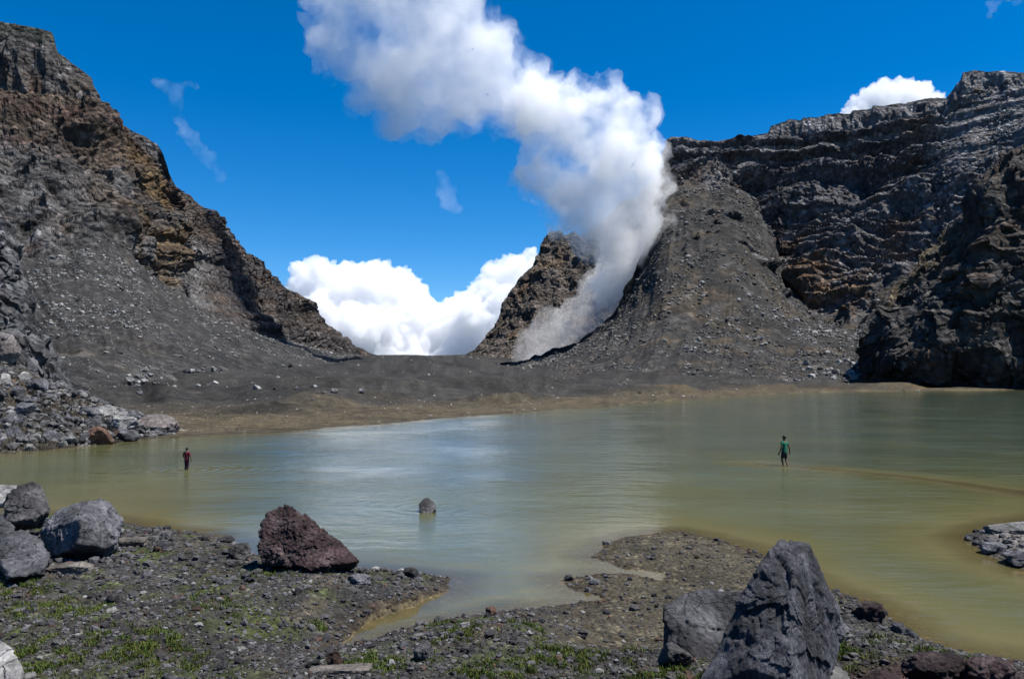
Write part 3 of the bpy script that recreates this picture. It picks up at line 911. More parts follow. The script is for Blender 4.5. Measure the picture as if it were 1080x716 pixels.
# ---- dark bluff at the right end of the lake
BROWS = [
    [(905, 407, 232), (915, 407, 228), (950, 407.5, 224), (1000, 407.5, 220), (1080, 408.2, 214), (1200, 412, 192), (1500, 420, 162)],
    [(905, 400, 232), (914, 385, 224), (950, 384, 219), (1000, 383, 215), (1040, 382, 212), (1080, 380, 210), (1200, 372, 191), (1500, 360, 163)],
    [(905, 385, 240), (915, 352, 227), (950, 350, 222), (1000, 345, 217), (1040, 340, 213), (1080, 335, 210), (1200, 300, 194), (1500, 260, 168)],
    [(905, 375, 244), (922, 328, 231), (950, 315, 234), (985, 300, 230), (1010, 285, 222), (1030, 270, 217), (1080, 260, 214), (1200, 220, 200), (1500, 150, 175)],
    [(905, 365, 248), (926, 320, 235), (956, 292, 243), (990, 262, 254), (1012, 243, 248), (1026, 225, 232), (1045, 205, 226), (1080, 185, 225), (1200, 120, 215), (1500, 20, 190)],
    [(905, 356, 250), (914, 345, 243), (920, 328, 240), (929, 314, 240), (942, 299, 244), (956, 283, 250), (970, 268, 258), (984, 258, 263), (998, 246, 267), (1008, 240, 268), (1018, 229, 266), (1024, 214, 258), (1031, 203, 254), (1040, 193, 252), (1051, 182, 250), (1064, 171, 250), (1080, 160, 250), (1200, 70, 240), (1500, -60, 215)],
]


def bdisp(p, V, X):
    c = cliff_disp(p, 401, 5.5, 0.6, 1.7, blk=8.0, vert=2.0, period=7.0, joint=0.6)
    return c * np.clip(V / 0.4 + 0.25, 0, 1) * (1 - 0.5 * sstep(4.85, 5.0, V) * (V <= 5.0))


def bcol(p, V, X):
    n = fbm(p / 14.0, 4, 431)
    n2 = fbm(p / 4.0, 3, 433)
    c = mix(np.tile(np.array([0.080, 0.074, 0.070]), (len(p), 1)), np.array([0.040, 0.038, 0.037]), sstep(-0.1, 0.35, n2))
    c = mix(c, np.array([0.080, 0.052, 0.034]), sstep(0.0, 0.4, n) * 0.6)
    face = sstep(3.2, 3.8, V + 0.3 * n) * (1 - sstep(1005, 1025, X))
    c = mix(c, mix(np.tile(np.array([0.120, 0.095, 0.060]), (len(p), 1)), np.array([0.15, 0.145, 0.13]), sstep(0.0, 0.3, n2)), face * 0.85)
    c = mix(c, np.array([0.14, 0.055, 0.03]), np.exp(-(((X - 912) / 14) ** 2)) * (1 - sstep(0.5, 1.2, V)) * 0.7)
    return c


xs, v, G = loft(BROWS, 905, 1500, 1.2, 1.2, back=(120, 40))
BM, BQ, BV, BX = finish_loft("mountain", M_CLIFF, xs, v, G, bdisp, bcol)
tag(BM, kind="structure")

# ---- near rocky outcrop on the left shore
OROWS = [
    [(-400, 520, 30), (-150, 488, 38.5), (0, 479, 45.2), (60, 473.5, 48.2), (120, 467.5, 52), (175, 459, 58.5), (192, 456, 61)],
    [(-400, 450, 34), (-150, 425, 46), (0, 428, 54), (60, 434, 57), (100, 437, 59), (140, 444, 60), (175, 453, 60.5), (192, 455.4, 61.5)],
    [(-400, 330, 44), (-150, 340, 58), (0, 378, 64), (40, 395, 66), (78, 412, 65), (110, 428, 63.5), (140, 440, 62), (175, 452, 61.4), (192, 455, 62)],
    [(-400, 230, 52), (-150, 260, 66), (0, 310, 68), (30, 350, 68.4), (56, 382, 68), (78, 408, 67), (110, 426.6, 65), (140, 439, 63), (175, 451.6, 62), (192, 454.8, 62.4)],
    [(-400, 140, 56), (-150, 195, 70), (0, 250, 71), (14, 268, 71), (25, 292, 71), (40, 340, 71), (58, 370, 70), (78, 404, 69), (110, 425.6, 66), (140, 438.4, 64), (175, 451.2, 62.6), (192, 454.6, 62.8)],
    [(-400, 90, 60), (-150, 165, 74), (-40, 205, 75), (0, 226, 74.6), (8, 238, 74), (14, 249, 73.6), (19, 256, 73.4), (25, 278, 73), (30, 305, 72.4), (36, 325, 72), (46, 338, 72), (56, 357, 71.6), (64, 378, 71), (78, 400, 70), (92, 415, 68.6), (110, 424.6, 67), (140, 437.8, 65), (175, 450.8, 63.4), (192, 454.2, 63.4)],
]


def odisp(p, V, X):
    c = cliff_disp(p, 501, 1.5, 0.12, 0.55, blk=2.2, vert=2.6, period=3.0, joint=0.35)
    s = cliff_disp(p, 521, 0.25, 0.0, 0.35, blk=1.1, vert=1.0, joint=0.0)
    k = sstep(1.85, 2.15, V + 0.2 * fbm(p / 4, 2, 515))
    return (s * (1 - k) + c * k * (1 - 0.4 * sstep(4.8, 5.0, V) * (V <= 5.0))) * np.clip((192 - X) / 40, 0.12, 1)


def ocol(p, V, X):
    n = fbm(p / 5.0, 4, 531)
    n2 = fbm(p / 1.6, 3, 533)
    c = mix(np.tile(np.array([0.145, 0.145, 0.152]), (len(p), 1)), np.array([0.065, 0.064, 0.068]), sstep(-0.1, 0.35, n2))
    c = mix(c, np.array([0.17, 0.115, 0.095]), sstep(0.12, 0.45, n) * (1 - sstep(2.6, 3.6, V)) * 0.8)
    s = mix(np.tile(np.array([0.085, 0.072, 0.055]), (len(p), 1)), np.array([0.12, 0.115, 0.11]), sstep(-0.1, 0.3, n2))
    s = mix(s, np.array([0.13, 0.085, 0.05]), np.exp(-((V - 1.7) / 0.4) ** 2) * 0.7 * sstep(-0.3, 0.2, n))
    return mix(s, c, sstep(1.8, 2.1, V + 0.2 * n))


xs, v, G = loft(OROWS, -400, 192, 0.8, 1.0, smooth_x=3.0, back=(14, 3))
OM, OQ, OV, OX = finish_loft("rock_outcrop", M_NEARCLIFF, xs, v, G, odisp, ocol)
tag(OM, "jagged grey rock outcrop rising behind the rubble on the left shore", "outcrop")

# ------------------------------------------------------------------ rocks
_ICO = {}


def ico(sub):
    if sub not in _ICO:
        bm = bmesh.new()
        bmesh.ops.create_icosphere(bm, subdivisions=sub, radius=1.0)
        vv = np.array([v.co[:] for v in bm.verts])
        ff = np.array([[v.index for v in f.verts] for f in bm.faces])
        bm.free()
        vv /= np.linalg.norm(vv, axis=1, keepdims=True)
        _ICO[sub] = (vv, ff)
    return _ICO[sub]


def star(dirs, planes, k=16.0):
    """smooth minimum over planes (n, d): a rounded convex polyhedron"""
    n = np.array([q[0] for q in planes])
    d = np.array([q[1] for q in planes])
    c = dirs @ n.T / d
    c = np.maximum(c, 1e-4)
    return 1.0 / (c ** k).sum(1) ** (1.0 / k)


def random_planes(r, cnt=11, lo=0.62, hi=1.0):
    pl = []
    for q in range(cnt):
        n = r.normal(size=3)
        n /= np.linalg.norm(n)
        pl.append((n, r.uniform(lo, hi)))
    for ax in np.eye(3):
        pl.append((ax, r.uniform(0.85, 1.0)))
        pl.append((-ax, r.uniform(0.85, 1.0)))
    return pl


def rock_verts(r, sub, dims, rough=0.08, cnt=11):
    dirs, ff = ico(sub)
    rad = star(dirs, random_planes(r, cnt, 0.58, 1.0) + random_planes(r, cnt, 0.8, 1.0), 120.0)
    p = dirs * rad[:, None]
    o = r.uniform(-50, 50, 3)
    rad2 = 1 + rough * 1.3 * fbm(p * 1.7 + o, 3, 3) + rough * 0.6 * fbm(p * 6 + o, 3, 5)
    if sub >= 3:
        rad2 += rough * (0.7 * facet(p * 1.6 + o, 8) + 0.4 * facet(p * 4.0 + o, 9))
    p = p * rad2[:, None]
    p = p / np.abs(p).max(0)
    return p * np.array(dims), ff


def hull_planes(pts):
    bm = bmesh.new()
    for q in pts:
        bm.verts.new(q)
    res = bmesh.ops.convex_hull(bm, input=bm.verts)
    bm.normal_update()
    pl = []
    for f in bm.faces:
        n = np.array(f.normal[:])
        d = float(n @ np.array(f.verts[0].co[:]))
        if d < 0:
            n, d = -n, -d
        pl.append((n, max(d, 0.02)))
    bm.free()
    return pl


def hero(name, pts, sub, rough, mat, label, cat="boulder", freq=1.0, seed=1, k=70.0, chips=0.8, grain=0.0):
    """boulder whose corner points were measured from the photo: (px, py, distance)"""
    W = np.array([P(*q) for q in pts])
    c = W.mean(0)
    s = np.abs(W - c).max(0)
    pl = hull_planes((W - c) / s)
    dirs, ff = ico(sub)
    rr_ = np.random.default_rng(seed + 500)
    for _ in range(14):
        nn = rr_.normal(size=3)
        nn /= np.linalg.norm(nn)
        pl.append((nn, max(float((((W - c) / s) @ nn).max()), 0.05) * (rr_.uniform(0.80, 0.95) if nn[2] < 0.35 else rr_.uniform(0.92, 0.98))))
    p = dirs * star(dirs, pl, 160.0)[:, None] * s
    o = seed * 13.7
    q = p * freq + o
    size = s.mean()
    nd = rough * size * (0.7 * fbm(q * 1.6, 4, seed) + 0.55 * ridged(q * np.array([3.2, 3.2, 1.6]), 5, seed + 2, 0.6))
    wq = q + 0.12 * np.stack([fbm(q * 2, 2, seed + 6), fbm(q * 2, 2, seed + 7), fbm(q * 2, 2, seed + 8)], -1)
    nd = nd * 0.6 + rough * size * chips * (0.85 * facet(wq * 1.5, seed + 4) + 0.5 * facet(wq * 3.6, seed + 5) + 0.22 * facet(wq * 9.0, seed + 9))
    if grain:
        g1, g2, gi = worley(q * 11.0, seed + 11)
        nd = nd + grain * size * (0.6 - g1 + 0.5 * (gi - 0.5))
    p = p + (p / np.linalg.norm(p, axis=1, keepdims=True)) * nd[:, None]
    me = mesh_from(name, p, ff, None, True)
    ob = link(name, me, mat)
    ob.location = c
    return tag(ob, label, cat)


def ground_at(px, py):
    """intersection of the sight line with the ground"""
    z = 0.3
    for _ in range(8):
        xy = plane(px, py, z)
        z = float(ground(xy[:1], xy[1:2])[0][0])
        z = min(z, 3.0)
    return np.array([xy[0], xy[1], max(z, 0.0)])


def boulder(name, box, mat, label, seed, sub=5, depth=1.0, rough=0.10, cat="boulder", group=None, cnt=11, sink=0.12, rot=0.0, base=None):
    """boulder filling an image box (x0,y0,x1,y1), standing on the ground"""
    x0, y0, x1, y1 = box
    cx = (x0 + x1) / 2
    b = base if base is not None else ground_at(cx, y1 - 0.18 * (y1 - y0))
    sc_ = b[1] / F
    w, h = (x1 - x0) * sc_ / 2, (y1 - y0) * sc_ / 2
    r = np.random.default_rng(seed)
    v, ff = rock_verts(r, sub, (w, w * depth, h * (1 + sink)), rough, cnt)
    me = mesh_from(name, v, ff, None, True)
    ob = link(name, me, mat)
    ctr = P(cx, (y0 + y1) / 2, b[1])
    ob.location = (ctr[0], ctr[1], ctr[2] - h * sink)
    ob.rotation_euler = (0, 0, rot)
    return tag(ob, label, cat, group)


# the big pointed boulder, bottom right
hero("boulder", [(731, 730, 10.1), (784, 742, 9.5), (832, 742, 9.4), (888, 712, 10.5), (890, 668, 10.9), (884, 640, 11.0), (770, 700, 11.6), (860, 690, 11.7),
                 (821, 570, 10.55), (824, 571, 10.9), (855, 579, 10.6), (850, 577, 11.1), (805, 590, 10.4), (868, 606, 10.7), (775, 662, 10.2), (836, 630, 9.95), (846, 590, 10.3)],
     7, 0.07, M_BIG, "huge pointed slate grey boulder, the tallest on the near shore", freq=1.2, seed=3, k=80.0)
hero("boulder", [(700, 634, 12.6), (742, 620, 13.1), (790, 622, 13.0), (786, 690, 12.2), (742, 700, 11.7), (704, 672, 12.2), (700, 700, 12.3), (760, 704, 12.9), (705, 690, 13.2), (790, 700, 13.4)],
     6, 0.075, M_GREY, "broad grey boulder with a flat sloping face behind the pointed one", freq=1.2, seed=5)
hero("boulder", [(272, 560, 17.6), (276, 548, 17.8), (294, 532, 18.0), (308, 535, 17.8), (334, 556, 17.6), (362, 574, 17.4), (384, 597, 17.0), (340, 603, 16.6), (278, 592, 17.0), (286, 600, 18.4), (360, 600, 18.6), (318, 545, 18.6)],
     7, 0.075, M_RED, "dark reddish rough boulder sloping down into the water", freq=1.6, seed=7, chips=0.9, grain=0.035)
hero("boulder", [(38, 562, 18.3), (60, 539, 18.4), (96, 524, 18.7), (113, 528, 18.6), (128, 548, 18.5), (124, 570, 18.0), (44, 584, 18.0), (60, 590, 19.2), (122, 586, 19.2), (86, 547, 16.8), (80, 584, 16.6), (104, 582, 17.0)],
     6, 0.085, M_GREY, "large angular grey boulder at the water's edge with a smooth lit side", freq=1.2, seed=9)
hero("boulder", [(4, 530, 19.8), (14, 513, 20.2), (34, 508, 20.4), (48, 514, 20.2), (50, 536, 19.8), (38, 552, 19.2), (6, 556, 19.2), (10, 560, 20.8), (46, 556, 20.8)],
     6, 0.11, M_DARK, "blackish blocky boulder behind the two grey ones at the left", freq=1.3, seed=11)
hero("boulder", [(-6, 590, 15.8), (2, 566, 16.4), (22, 557, 16.6), (44, 566, 16.4), (53, 588, 16.0), (46, 606, 15.4), (8, 610, 15.2), (10, 612, 16.8), (48, 608, 16.8)],
     6, 0.085, M_GREY, "rounded dull grey boulder in front of the other shore boulders", freq=1.4, seed=13)
hero("boulder", [(-60, 545, 17.6), (-20, 537, 18.2), (4, 541, 18.2), (16, 556, 17.8), (8, 576, 17.2), (-60, 586, 17.2), (0, 578, 18.8), (-60, 580, 18.8)],
     6, 0.085, M_GREY, "grey boulder cut by the left edge beside the rounded one", freq=1.3, seed=15)
hero("boulder", [(-60, 516, 21.5), (-10, 510, 21.8), (18, 511, 21.8), (24, 520, 21.4), (10, 534, 21.0), (-60, 540, 21.0), (16, 534, 22.6), (-60, 534, 22.6)],
     5, 0.05, M_PALE, "pale flat topped boulder behind the blackish one", freq=1.3, seed=17)
hero("boulder", [(-70, 700, 10.4), (-40, 672, 10.9), (-8, 666, 11.0), (12, 682, 10.7), (26, 704, 10.4), (26, 730, 10.0), (-60, 740, 9.9), (0, 735, 11.4), (-50, 720, 11.6)],
     6, 0.06, M_PALE, "pale grey boulder in the bottom left corner", freq=1.4, seed=19)
hero("boulder", [(442, 531, 26.7), (446, 527, 27.0), (451, 524.5, 27.0), (457, 529, 26.9), (460, 536, 26.6), (442, 538, 26.6), (446, 545, 27.6), (460, 545, 27.4), (450, 546, 26.4)],
     5, 0.09, M_DARK, "small dark rock standing alone in the lake", "rock", freq=3.0, seed=21)
boulder("boulder", (242, 572, 267, 592), M_DARK, "small dark rock left of the reddish boulder", 23, rough=0.12)
boulder("boulder", (902, 634, 935, 657), M_RED, "dark red block on the gravel right of the pointed boulder", 25, rough=0.14, cnt=7)
boulder("boulder", (425, 598, 441, 608), M_DARK, "black stone near the tip of the gravel tongue", 27, cat="stone")
boulder("boulder", (366, 604, 392, 618), M_GREY, "low grey rock just below the foot of the reddish boulder", 29)
boulder("boulder", (690, 676, 730, 704), M_DARK, "low black rock under the flat grey boulder's left edge", 31, rough=0.1)
boulder("boulder", (842, 706, 898, 730), M_PALE, "low light stone at the foot of the pointed boulder", 33, cat="stone")
boulder("boulder", (902, 706, 958, 740), M_RED, "dark red lump at the bottom right of the pointed boulder", 35, rough=0.14)
boulder("boulder", (1004, 690, 1062, 726), M_RED, "rough reddish lump nearest the bottom right corner", 37, rough=0.16)
boulder("boulder", (952, 686, 1010, 722), M_RED, "reddish lump where the gravel meets the green water", 39, rough=0.16)
boulder("slab", (52, 594, 94, 607), M_TAN, "flat tan slab beside the rounded grey boulder", 41, depth=0.6, rough=0.04, cat="slab", cnt=5)
boulder("slab", (98, 568, 158, 577), M_TAN, "long thin tan slab on the shore beside the angular boulder", 43, depth=0.4, rough=0.04, cat="slab", cnt=5)
boulder("slab", (322, 702, 392, 711), M_TAN, "long low slab lying in the gravel at the bottom", 45, depth=0.35, rough=0.05, cat="slab", cnt=5)
boulder("boulder", (345, 685, 362, 704), M_RUST, "small tan upright stone on the long low slab", 47, cat="stone")
boulder("boulder", (436, 676, 458, 698), M_DARK, "dark stone in the gravel at the bottom centre", 49, cat="stone")
boulder("boulder", (512, 640, 524, 650), M_RUST, "brown stone on the shore of the central gravel bank", 51, cat="stone")
boulder("boulder", (1018, 562, 1030, 570), M_DARK, "black stone at the left tip of the right islet", 53, cat="stone")
boulder("boulder", (1036, 570, 1062, 583), M_GREY, "grey rock on the near edge of the right islet", 55, cat="rock")
boulder("boulder", (1060, 580, 1096, 597), M_GREY, "grey rock on the islet cut by the right edge", 57, cat="rock")
boulder("slab", (1040, 551, 1100, 563), M_PALE, "pale flat slab on top of the right islet", 59, depth=0.5, rough=0.05, cat="slab", cnt=5)
boulder("boulder", (874, 656, 896, 672), M_GREY, "grey stone beside the right foot of the pointed boulder", 61, cat="stone")
boulder("boulder", (938, 655, 955, 668), M_GREY, "grey stone on the gravel below the dark red block", 63, cat="stone")
# rocks of the left shore pile, measured ones
def on_outcrop(px, py):
    dd = (OX - px) ** 2
    # project the loft and take the closest sample
    q = OQ
    rel = q - np.array([0, 0, CAMH])
    zc = rel[..., 1] * CP + rel[..., 2] * SP
    yy = 358 - F * (rel[..., 2] * CP - rel[..., 1] * SP) / zc
    xx = 540 + F * rel[..., 0] / zc
    e = (xx - px) ** 2 + (yy - py) ** 2
    e = np.where(OV > 5.0, 1e9, e)
    return q[np.unravel_index(np.argmin(e), e.shape)]


for box, mt, lb, sd_ in [((94, 427, 126, 442), M_PALE, "large pale slab like rock on top of the left rubble pile", 71),
                         ((86, 449, 120, 470), M_RUST, "rust brown boulder at the foot of the left rubble pile", 73),
                         ((138, 437, 184, 455), M_PINK, "broad pinkish boulder at the lakeside end of the left rubble pile", 75),
                         ((116, 436, 142, 456), M_PALE, "light grey boulder beside the broad pinkish one", 77),
                         ((0, 352, 22, 384), M_PINK, "pinkish block at the base of the left outcrop", 79),
                         ((120, 452, 146, 466), M_GREY, "grey boulder between the rust brown and pinkish ones", 81),
                         ((44, 452, 66, 468), M_GREY, "angular grey boulder by the water below the left outcrop", 83),
                         ((14, 424, 34, 440), M_GREY, "grey boulder high in the left rubble pile", 85)]:
    boulder("boulder", box, mt, lb, sd_, rough=0.07, base=on_outcrop((box[0] + box[2]) / 2, box[3] - 3))
boulder("slab", (178, 453, 200, 459), M_PINK, "thin pale slab on the shore right of the left rubble pile", 87, depth=0.4, rough=0.04, cat="slab", base=np.array([P(189, 458, 62)[0], 62.0, 0.1]))

# library of small rock meshes used by the counted repeats
ROCKLIB = {}


def lib(key, mat, n, seed, sub=3, rough=0.09, flat=0.75):
    out = []
    for q in range(n):
        r = np.random.default_rng(seed + q)
        v, ff = rock_verts(r, sub, (1, r.uniform(0.6, 0.95), r.uniform(flat - 0.25, flat + 0.1)), rough, 9)
        me = mesh_from("rock", v, ff, None, False)
        me.materials.append(mat)
        out.append(me)
    ROCKLIB[key] = out


lib("grey", M_GREY, 7, 900)
lib("pale", M_PALE, 6, 930)
lib("blk", mat_rock("bleached_rock", (0.30, 0.295, 0.285), (0.42, 0.41, 0.40), (0.13, 0.128, 0.125), 1.0, 0.2), 6, 945)
lib("dark", M_DARK, 5, 960)
lib("rust", M_RUST, 3, 990)


def place(key, name, pos, size, label, cat, group, r):
    me = ROCKLIB[key][int(r.integers(len(ROCKLIB[key])))]
    ob = bpy.data.objects.new(name, me)
    COL.objects.link(ob)
    ob.location = pos
    ob.scale = (size,) * 3
    ob.rotation_euler = (r.uniform(-0.5, 0.5), r.uniform(-0.5, 0.5), r.uniform(0, 6.28))
    return tag(ob, label, cat, group)


r = np.random.default_rng(5)
# rubble pile of the left shore
sel = np.argwhere((OV > 0.02) & (OV < 2.05) & (OX > -25) & (OX < 182))
cnt = 0
for i, j in sel[r.permutation(len(sel))]:
    if cnt >= 120:
        break
    px = OX[i, j]
    size = float(np.clip(r.lognormal(-0.95, 0.42), 0.16, 0.95))
    key = "pale" if r.random() < 0.25 else ("rust" if r.random() < 0.06 else "grey")
    place(key, "rock", OQ[i, j] + np.array([0, 0, size * 0.15]), size, "angular rock in the rubble pile at the left shore", "rock", "rocks of the left rubble pile", r)
    cnt += 1

# pale blocks strewn over the left flat
def strew(n, cx, cy, sx, sy, smin, smax, key, lb, gp):
    for _ in range(n):
        px, py = r.normal(cx, sx), r.normal(cy, sy)
        q = project_far(px, py)
        if q is None:
            continue
        s = r.uniform(smin, smax) * q[1] / F
        place(key if r.random() < 0.75 else "grey", "rock", q + np.array([0, 0, s * 0.25]), s, lb, "rock", gp, r)


def screen(Q):
    rel = Q - np.array([0, 0, CAMH])
    zc = rel[..., 1] * CP + rel[..., 2] * SP
    return 540 + F * rel[..., 0] / zc, 358 - F * (rel[..., 2] * CP - rel[..., 1] * SP) / zc


GQ = p3.reshape(len(ds), len(pxs), 3)
gsx, gsy = screen(GQ)
lsx, lsy = screen(LQ)
rsx, rsy = screen(RQ)


def project_far(px, py):
    """nearest surface of the far ground or of the slopes along a sight line"""
    best, bd = None, 1e9
    e = (gsx - px) ** 2 + (gsy - py) ** 2
    e = np.where(GQ[..., 1] < 45, 1e9, e)
    k = np.unravel_index(np.argmin(e), e.shape)
    if e[k] < 16 and GQ[k][2] > 0:
        best, bd = GQ[k], GQ[k][1]
    for Q, sx_, sy_, V_ in ((LQ, lsx, lsy, LV), (RQ, rsx, rsy, RV)):
        e = np.where((V_ > 5.0) | (V_ < 0), 1e9, (sx_ - px) ** 2 + (sy_ - py) ** 2)
        k = np.unravel_index(np.argmin(e), e.shape)
        if e[k] < 9 and Q[k][1] < bd:
            best, bd = Q[k], Q[k][1]
    if best is not None:      # never under the ground sheet
        best = np.array(best, float)
        best[2] = max(best[2], float(ground(best[:1], best[1:2])[0][0]))
    return best


strew(30, 148, 406, 9, 4, 1.8, 4.8, "blk", "pale block in the cluster on the flat above the left shore", "blocks strewn on the left flat")
strew(46, 210, 405, 20, 4, 1.8, 4.8, "blk", "pale block in the row across the flat above the left shore", "blocks in a row on the left flat")
strew(28, 320, 409, 28, 5, 1.5, 4.2, "blk", "pale stone scattered on the flat left of the saddle", "stones scattered towards the saddle")
for (bx_, by_, s_), lb in zip([(125, 373, 5.5), (306, 389, 3.6), (354, 415, 4.0), (381, 417, 3.4), (152, 392, 4.0)],
                              ["dark boulder alone at the foot of the left scree", "dark block on the flat below the far left ridge", "pale block near the beach, left of the last one", "pale block nearest the beach below the saddle", "pale boulder on the flat below the left scree"]):
    q = project_far(bx_, by_)
    place("dark" if "dark" in lb else "pale", "boulder", q + np.array([0, 0, 0.3]), s_ * q[1] / F, lb, "boulder", None, r)
q = project_far(733, 400)
place("dark", "boulder", q + np.array([0, 0, 0.2]), 5.5 * q[1] / F, "lone dark boulder on the beach below the right scree", "boulder", None, r)
strew(34, 885, 392, 18, 7, 2.0, 5.0, "blk", "pale block in the pile at the foot of the right cliff", "blocks below the right cliff")


# ------------------------------------------------------------------ stuff: rubble on the slopes, gravel, grass
def merge_rocks(name, pos, size, cols, mat, sub, seed, squash=(0.55, 0.95)):
    r = np.random.default_rng(seed)
    protos = [rock_verts(np.random.default_rng(seed + 100 + q), sub, (1, r.uniform(.6, 1), r.uniform(*squash)), 0.10, 8) for q in range(14)]
    ff0 = protos[0][1]
    n = len(pos)
    nv = len(protos[0][0])
    which = r.integers(len(protos), size=n)
    base = np.array([q[0] for q in protos])[which]
    a = r.uniform(0, 6.283, n)
    b = r.uniform(-0.6, 0.6, n)
    ca, sa, cb, sb = np.cos(a), np.sin(a), np.cos(b), np.sin(b)
    x, y, z = base[..., 0], base[..., 1], base[..., 2]
    y, z = y * cb[:, None] - z * sb[:, None], y * sb[:, None] + z * cb[:, None]
    x, y = x * ca[:, None] - y * sa[:, None], x * sa[:, None] + y * ca[:, None]
    V = np.stack([x, y, z], -1) * size[:, None, None] + pos[:, None, :]
    Fc = (ff0[None] + (np.arange(n) * nv)[:, None, None]).reshape(-1, 3)
    me = mesh_from(name, V.reshape(-1, 3), Fc, np.repeat(cols, nv, 0), False)
    return link(name, me, mat)


def slope_rubble(Q, V, X, mask, n, smin, smax, seed, tone):
    r = np.random.default_rng(seed)
    idx = np.argwhere(mask)
    idx = idx[r.integers(len(idx), size=n)]
    pos = Q[idx[:, 0], idx[:, 1]]
    dens = fbm(pos / 16.0, 3, seed)
    keep = r.random(n) < np.clip(0.32 + 2.2 * dens, 0.03, 1)
    pos = pos[keep]
    px = np.clip(r.lognormal(math.log(smin), 0.5, len(pos)), smin * 0.5, smax)
    size = px * pos[:, 1] / F
    pos = pos + np.array([0, 0, 0.2]) * size[:, None]
    cols = np.array(tone)[None] * r.uniform(0.25, 1.7, (len(pos), 1))
    return pos, size, cols


A = [slope_rubble(LQ, LV, LX, (LV > 0.02) & (LV < 2.0) & (LX > -30) & (LX < 380), 12000, 0.8, 2.6, 61, (0.19, 0.185, 0.18)),
     slope_rubble(LQ, LV, LX, (LV > 0.6) & (LV < 2.0) & (LX > 10) & (LX < 150), 2600, 1.1, 4.0, 62, (0.24, 0.235, 0.23)),
     slope_rubble(RQ, RV, RX, (RV > 0.02) & (RV < 2.05) & (RX > 545) & (RX < 930), 24000, 0.85, 2.8, 63, (0.165, 0.158, 0.15)),
     slope_rubble(RQ, RV, RX, (RV > 0.02) & (RV < 1.4) & (RX > 720) & (RX < 920), 2600, 1.2, 4.2, 64, (0.22, 0.215, 0.21)),
     slope_rubble(RQ, RV, RX, (RV > 2.0) & (RV < 4.4) & (RX > 985) & (RX < 1100), 2600, 1.1, 3.4, 65, (0.28, 0.275, 0.28)),
     slope_rubble(RQ, RV, RX, (RV > 2.2) & (RV < 3.8) & (RX > 880) & (RX < 1000), 1300, 1.1, 3.2, 66, (0.24, 0.235, 0.23)),
     slope_rubble(BQ, BV, BX, (BV > 3.2) & (BV < 5.0) & (BX > 920) & (BX < 1020), 500, 0.9, 2.5, 67, (0.15, 0.14, 0.12))]
pos, size, cols = (np.concatenate(z) for z in zip(*A))
tag(merge_rocks("slope_rubble", pos, size, cols, M_RUBBLE, 1, 70), "loose grey rubble scattered over the scree slopes", "rubble", kind="stuff")

# rubble of the far flat and of the left pile
r = np.random.default_rng(75)
idx = np.argwhere((GQ[..., 2] > 0.05) & (GQ[..., 1] > 56) & (GQ[..., 1] < 420) & (gsx > -10) & (gsx < 1090))
idx = idx[r.integers(len(idx), size=9000)]
pos = GQ[idx[:, 0], idx[:, 1]]
keep = r.random(len(pos)) < np.clip(0.35 + 1.6 * fbm(pos / 18.0, 3, 76), 0.03, 1)
pos = pos[keep]
size = np.clip(r.lognormal(math.log(0.75), 0.5, len(pos)), 0.35, 2.4) * pos[:, 1] / F
cols = np.array((0.19, 0.18, 0.168))[None] * r.uniform(0.3, 1.9, (len(pos), 1))
i2 = sel[r.integers(len(sel), size=1500)]
p2 = OQ[i2[:, 0], i2[:, 1]]
s2 = np.clip(r.lognormal(-1.75, 0.5, len(p2)), 0.06, 0.45)
c2 = np.array((0.15, 0.147, 0.145))[None] * r.uniform(0.5, 1.6, (len(p2), 1))
pos, size, cols = np.concatenate([pos, p2]), np.concatenate([size, s2]), np.concatenate([cols, c2])
tag(merge_rocks("shore_rubble", pos, size, cols, M_RUBBLE, 1, 77), "small rubble on the far beach and the left shore", "rubble", kind="stuff")

# near shore gravel
r = np.random.default_rng(81)


def scatter_near(n, ylo=545, yhi=760):
    px = r.uniform(-60, 1120, n)
    py = r.uniform(ylo, yhi, n)
    xy = plane(px, py, 0.45)
    z, sd, si, sf, spit, off = ground(xy[:, 0], xy[:, 1])
    return np.stack([xy[:, 0], xy[:, 1], z], -1), sd, si, spit


pos, sd, si, spit = scatter_near(58000)
patch = fbm(pos * np.array([1, 1, 0]) / 0.8, 3, 83)
keep = ((sd > 0.03) | (si > 0.05)) & (r.random(len(pos)) < np.clip(0.75 + 1.2 * patch, 0.12, 1) * (1 - 0.72 * spit))
pos, sd = pos[keep], sd[keep]
size = np.clip(r.lognormal(math.log(1.15), 0.64, len(pos)), 0.45, 6.5) * pos[:, 1] / F
tint = r.random((len(pos), 1))
cols = np.where(tint < 0.05, np.array([[0.10, 0.062, 0.048]]), np.where(tint < 0.2, np.array([[0.21, 0.205, 0.2]]), np.array([[0.098, 0.096, 0.102]])))
cols = cols * r.uniform(0.35, 1.5, (len(pos), 1))
redm = np.exp(-(((pos[:, 0] - 6.0) ** 2) / 4.0 + ((pos[:, 1] - 10.3) ** 2) / 0.7))[:, None]
cols = cols * (1 - redm) + redm * np.array([0.07, 0.035, 0.033]) * r.uniform(0.5, 1.6, (len(pos), 1))
pos[:, 2] += size * 0.2
tag(merge_rocks("gravel", pos, size, cols * 0.78, M_GRAVEL, 1, 85, (0.4, 0.8)), "loose grey gravel covering the near shore", "gravel", kind="stuff")
print("gravel", len(pos))

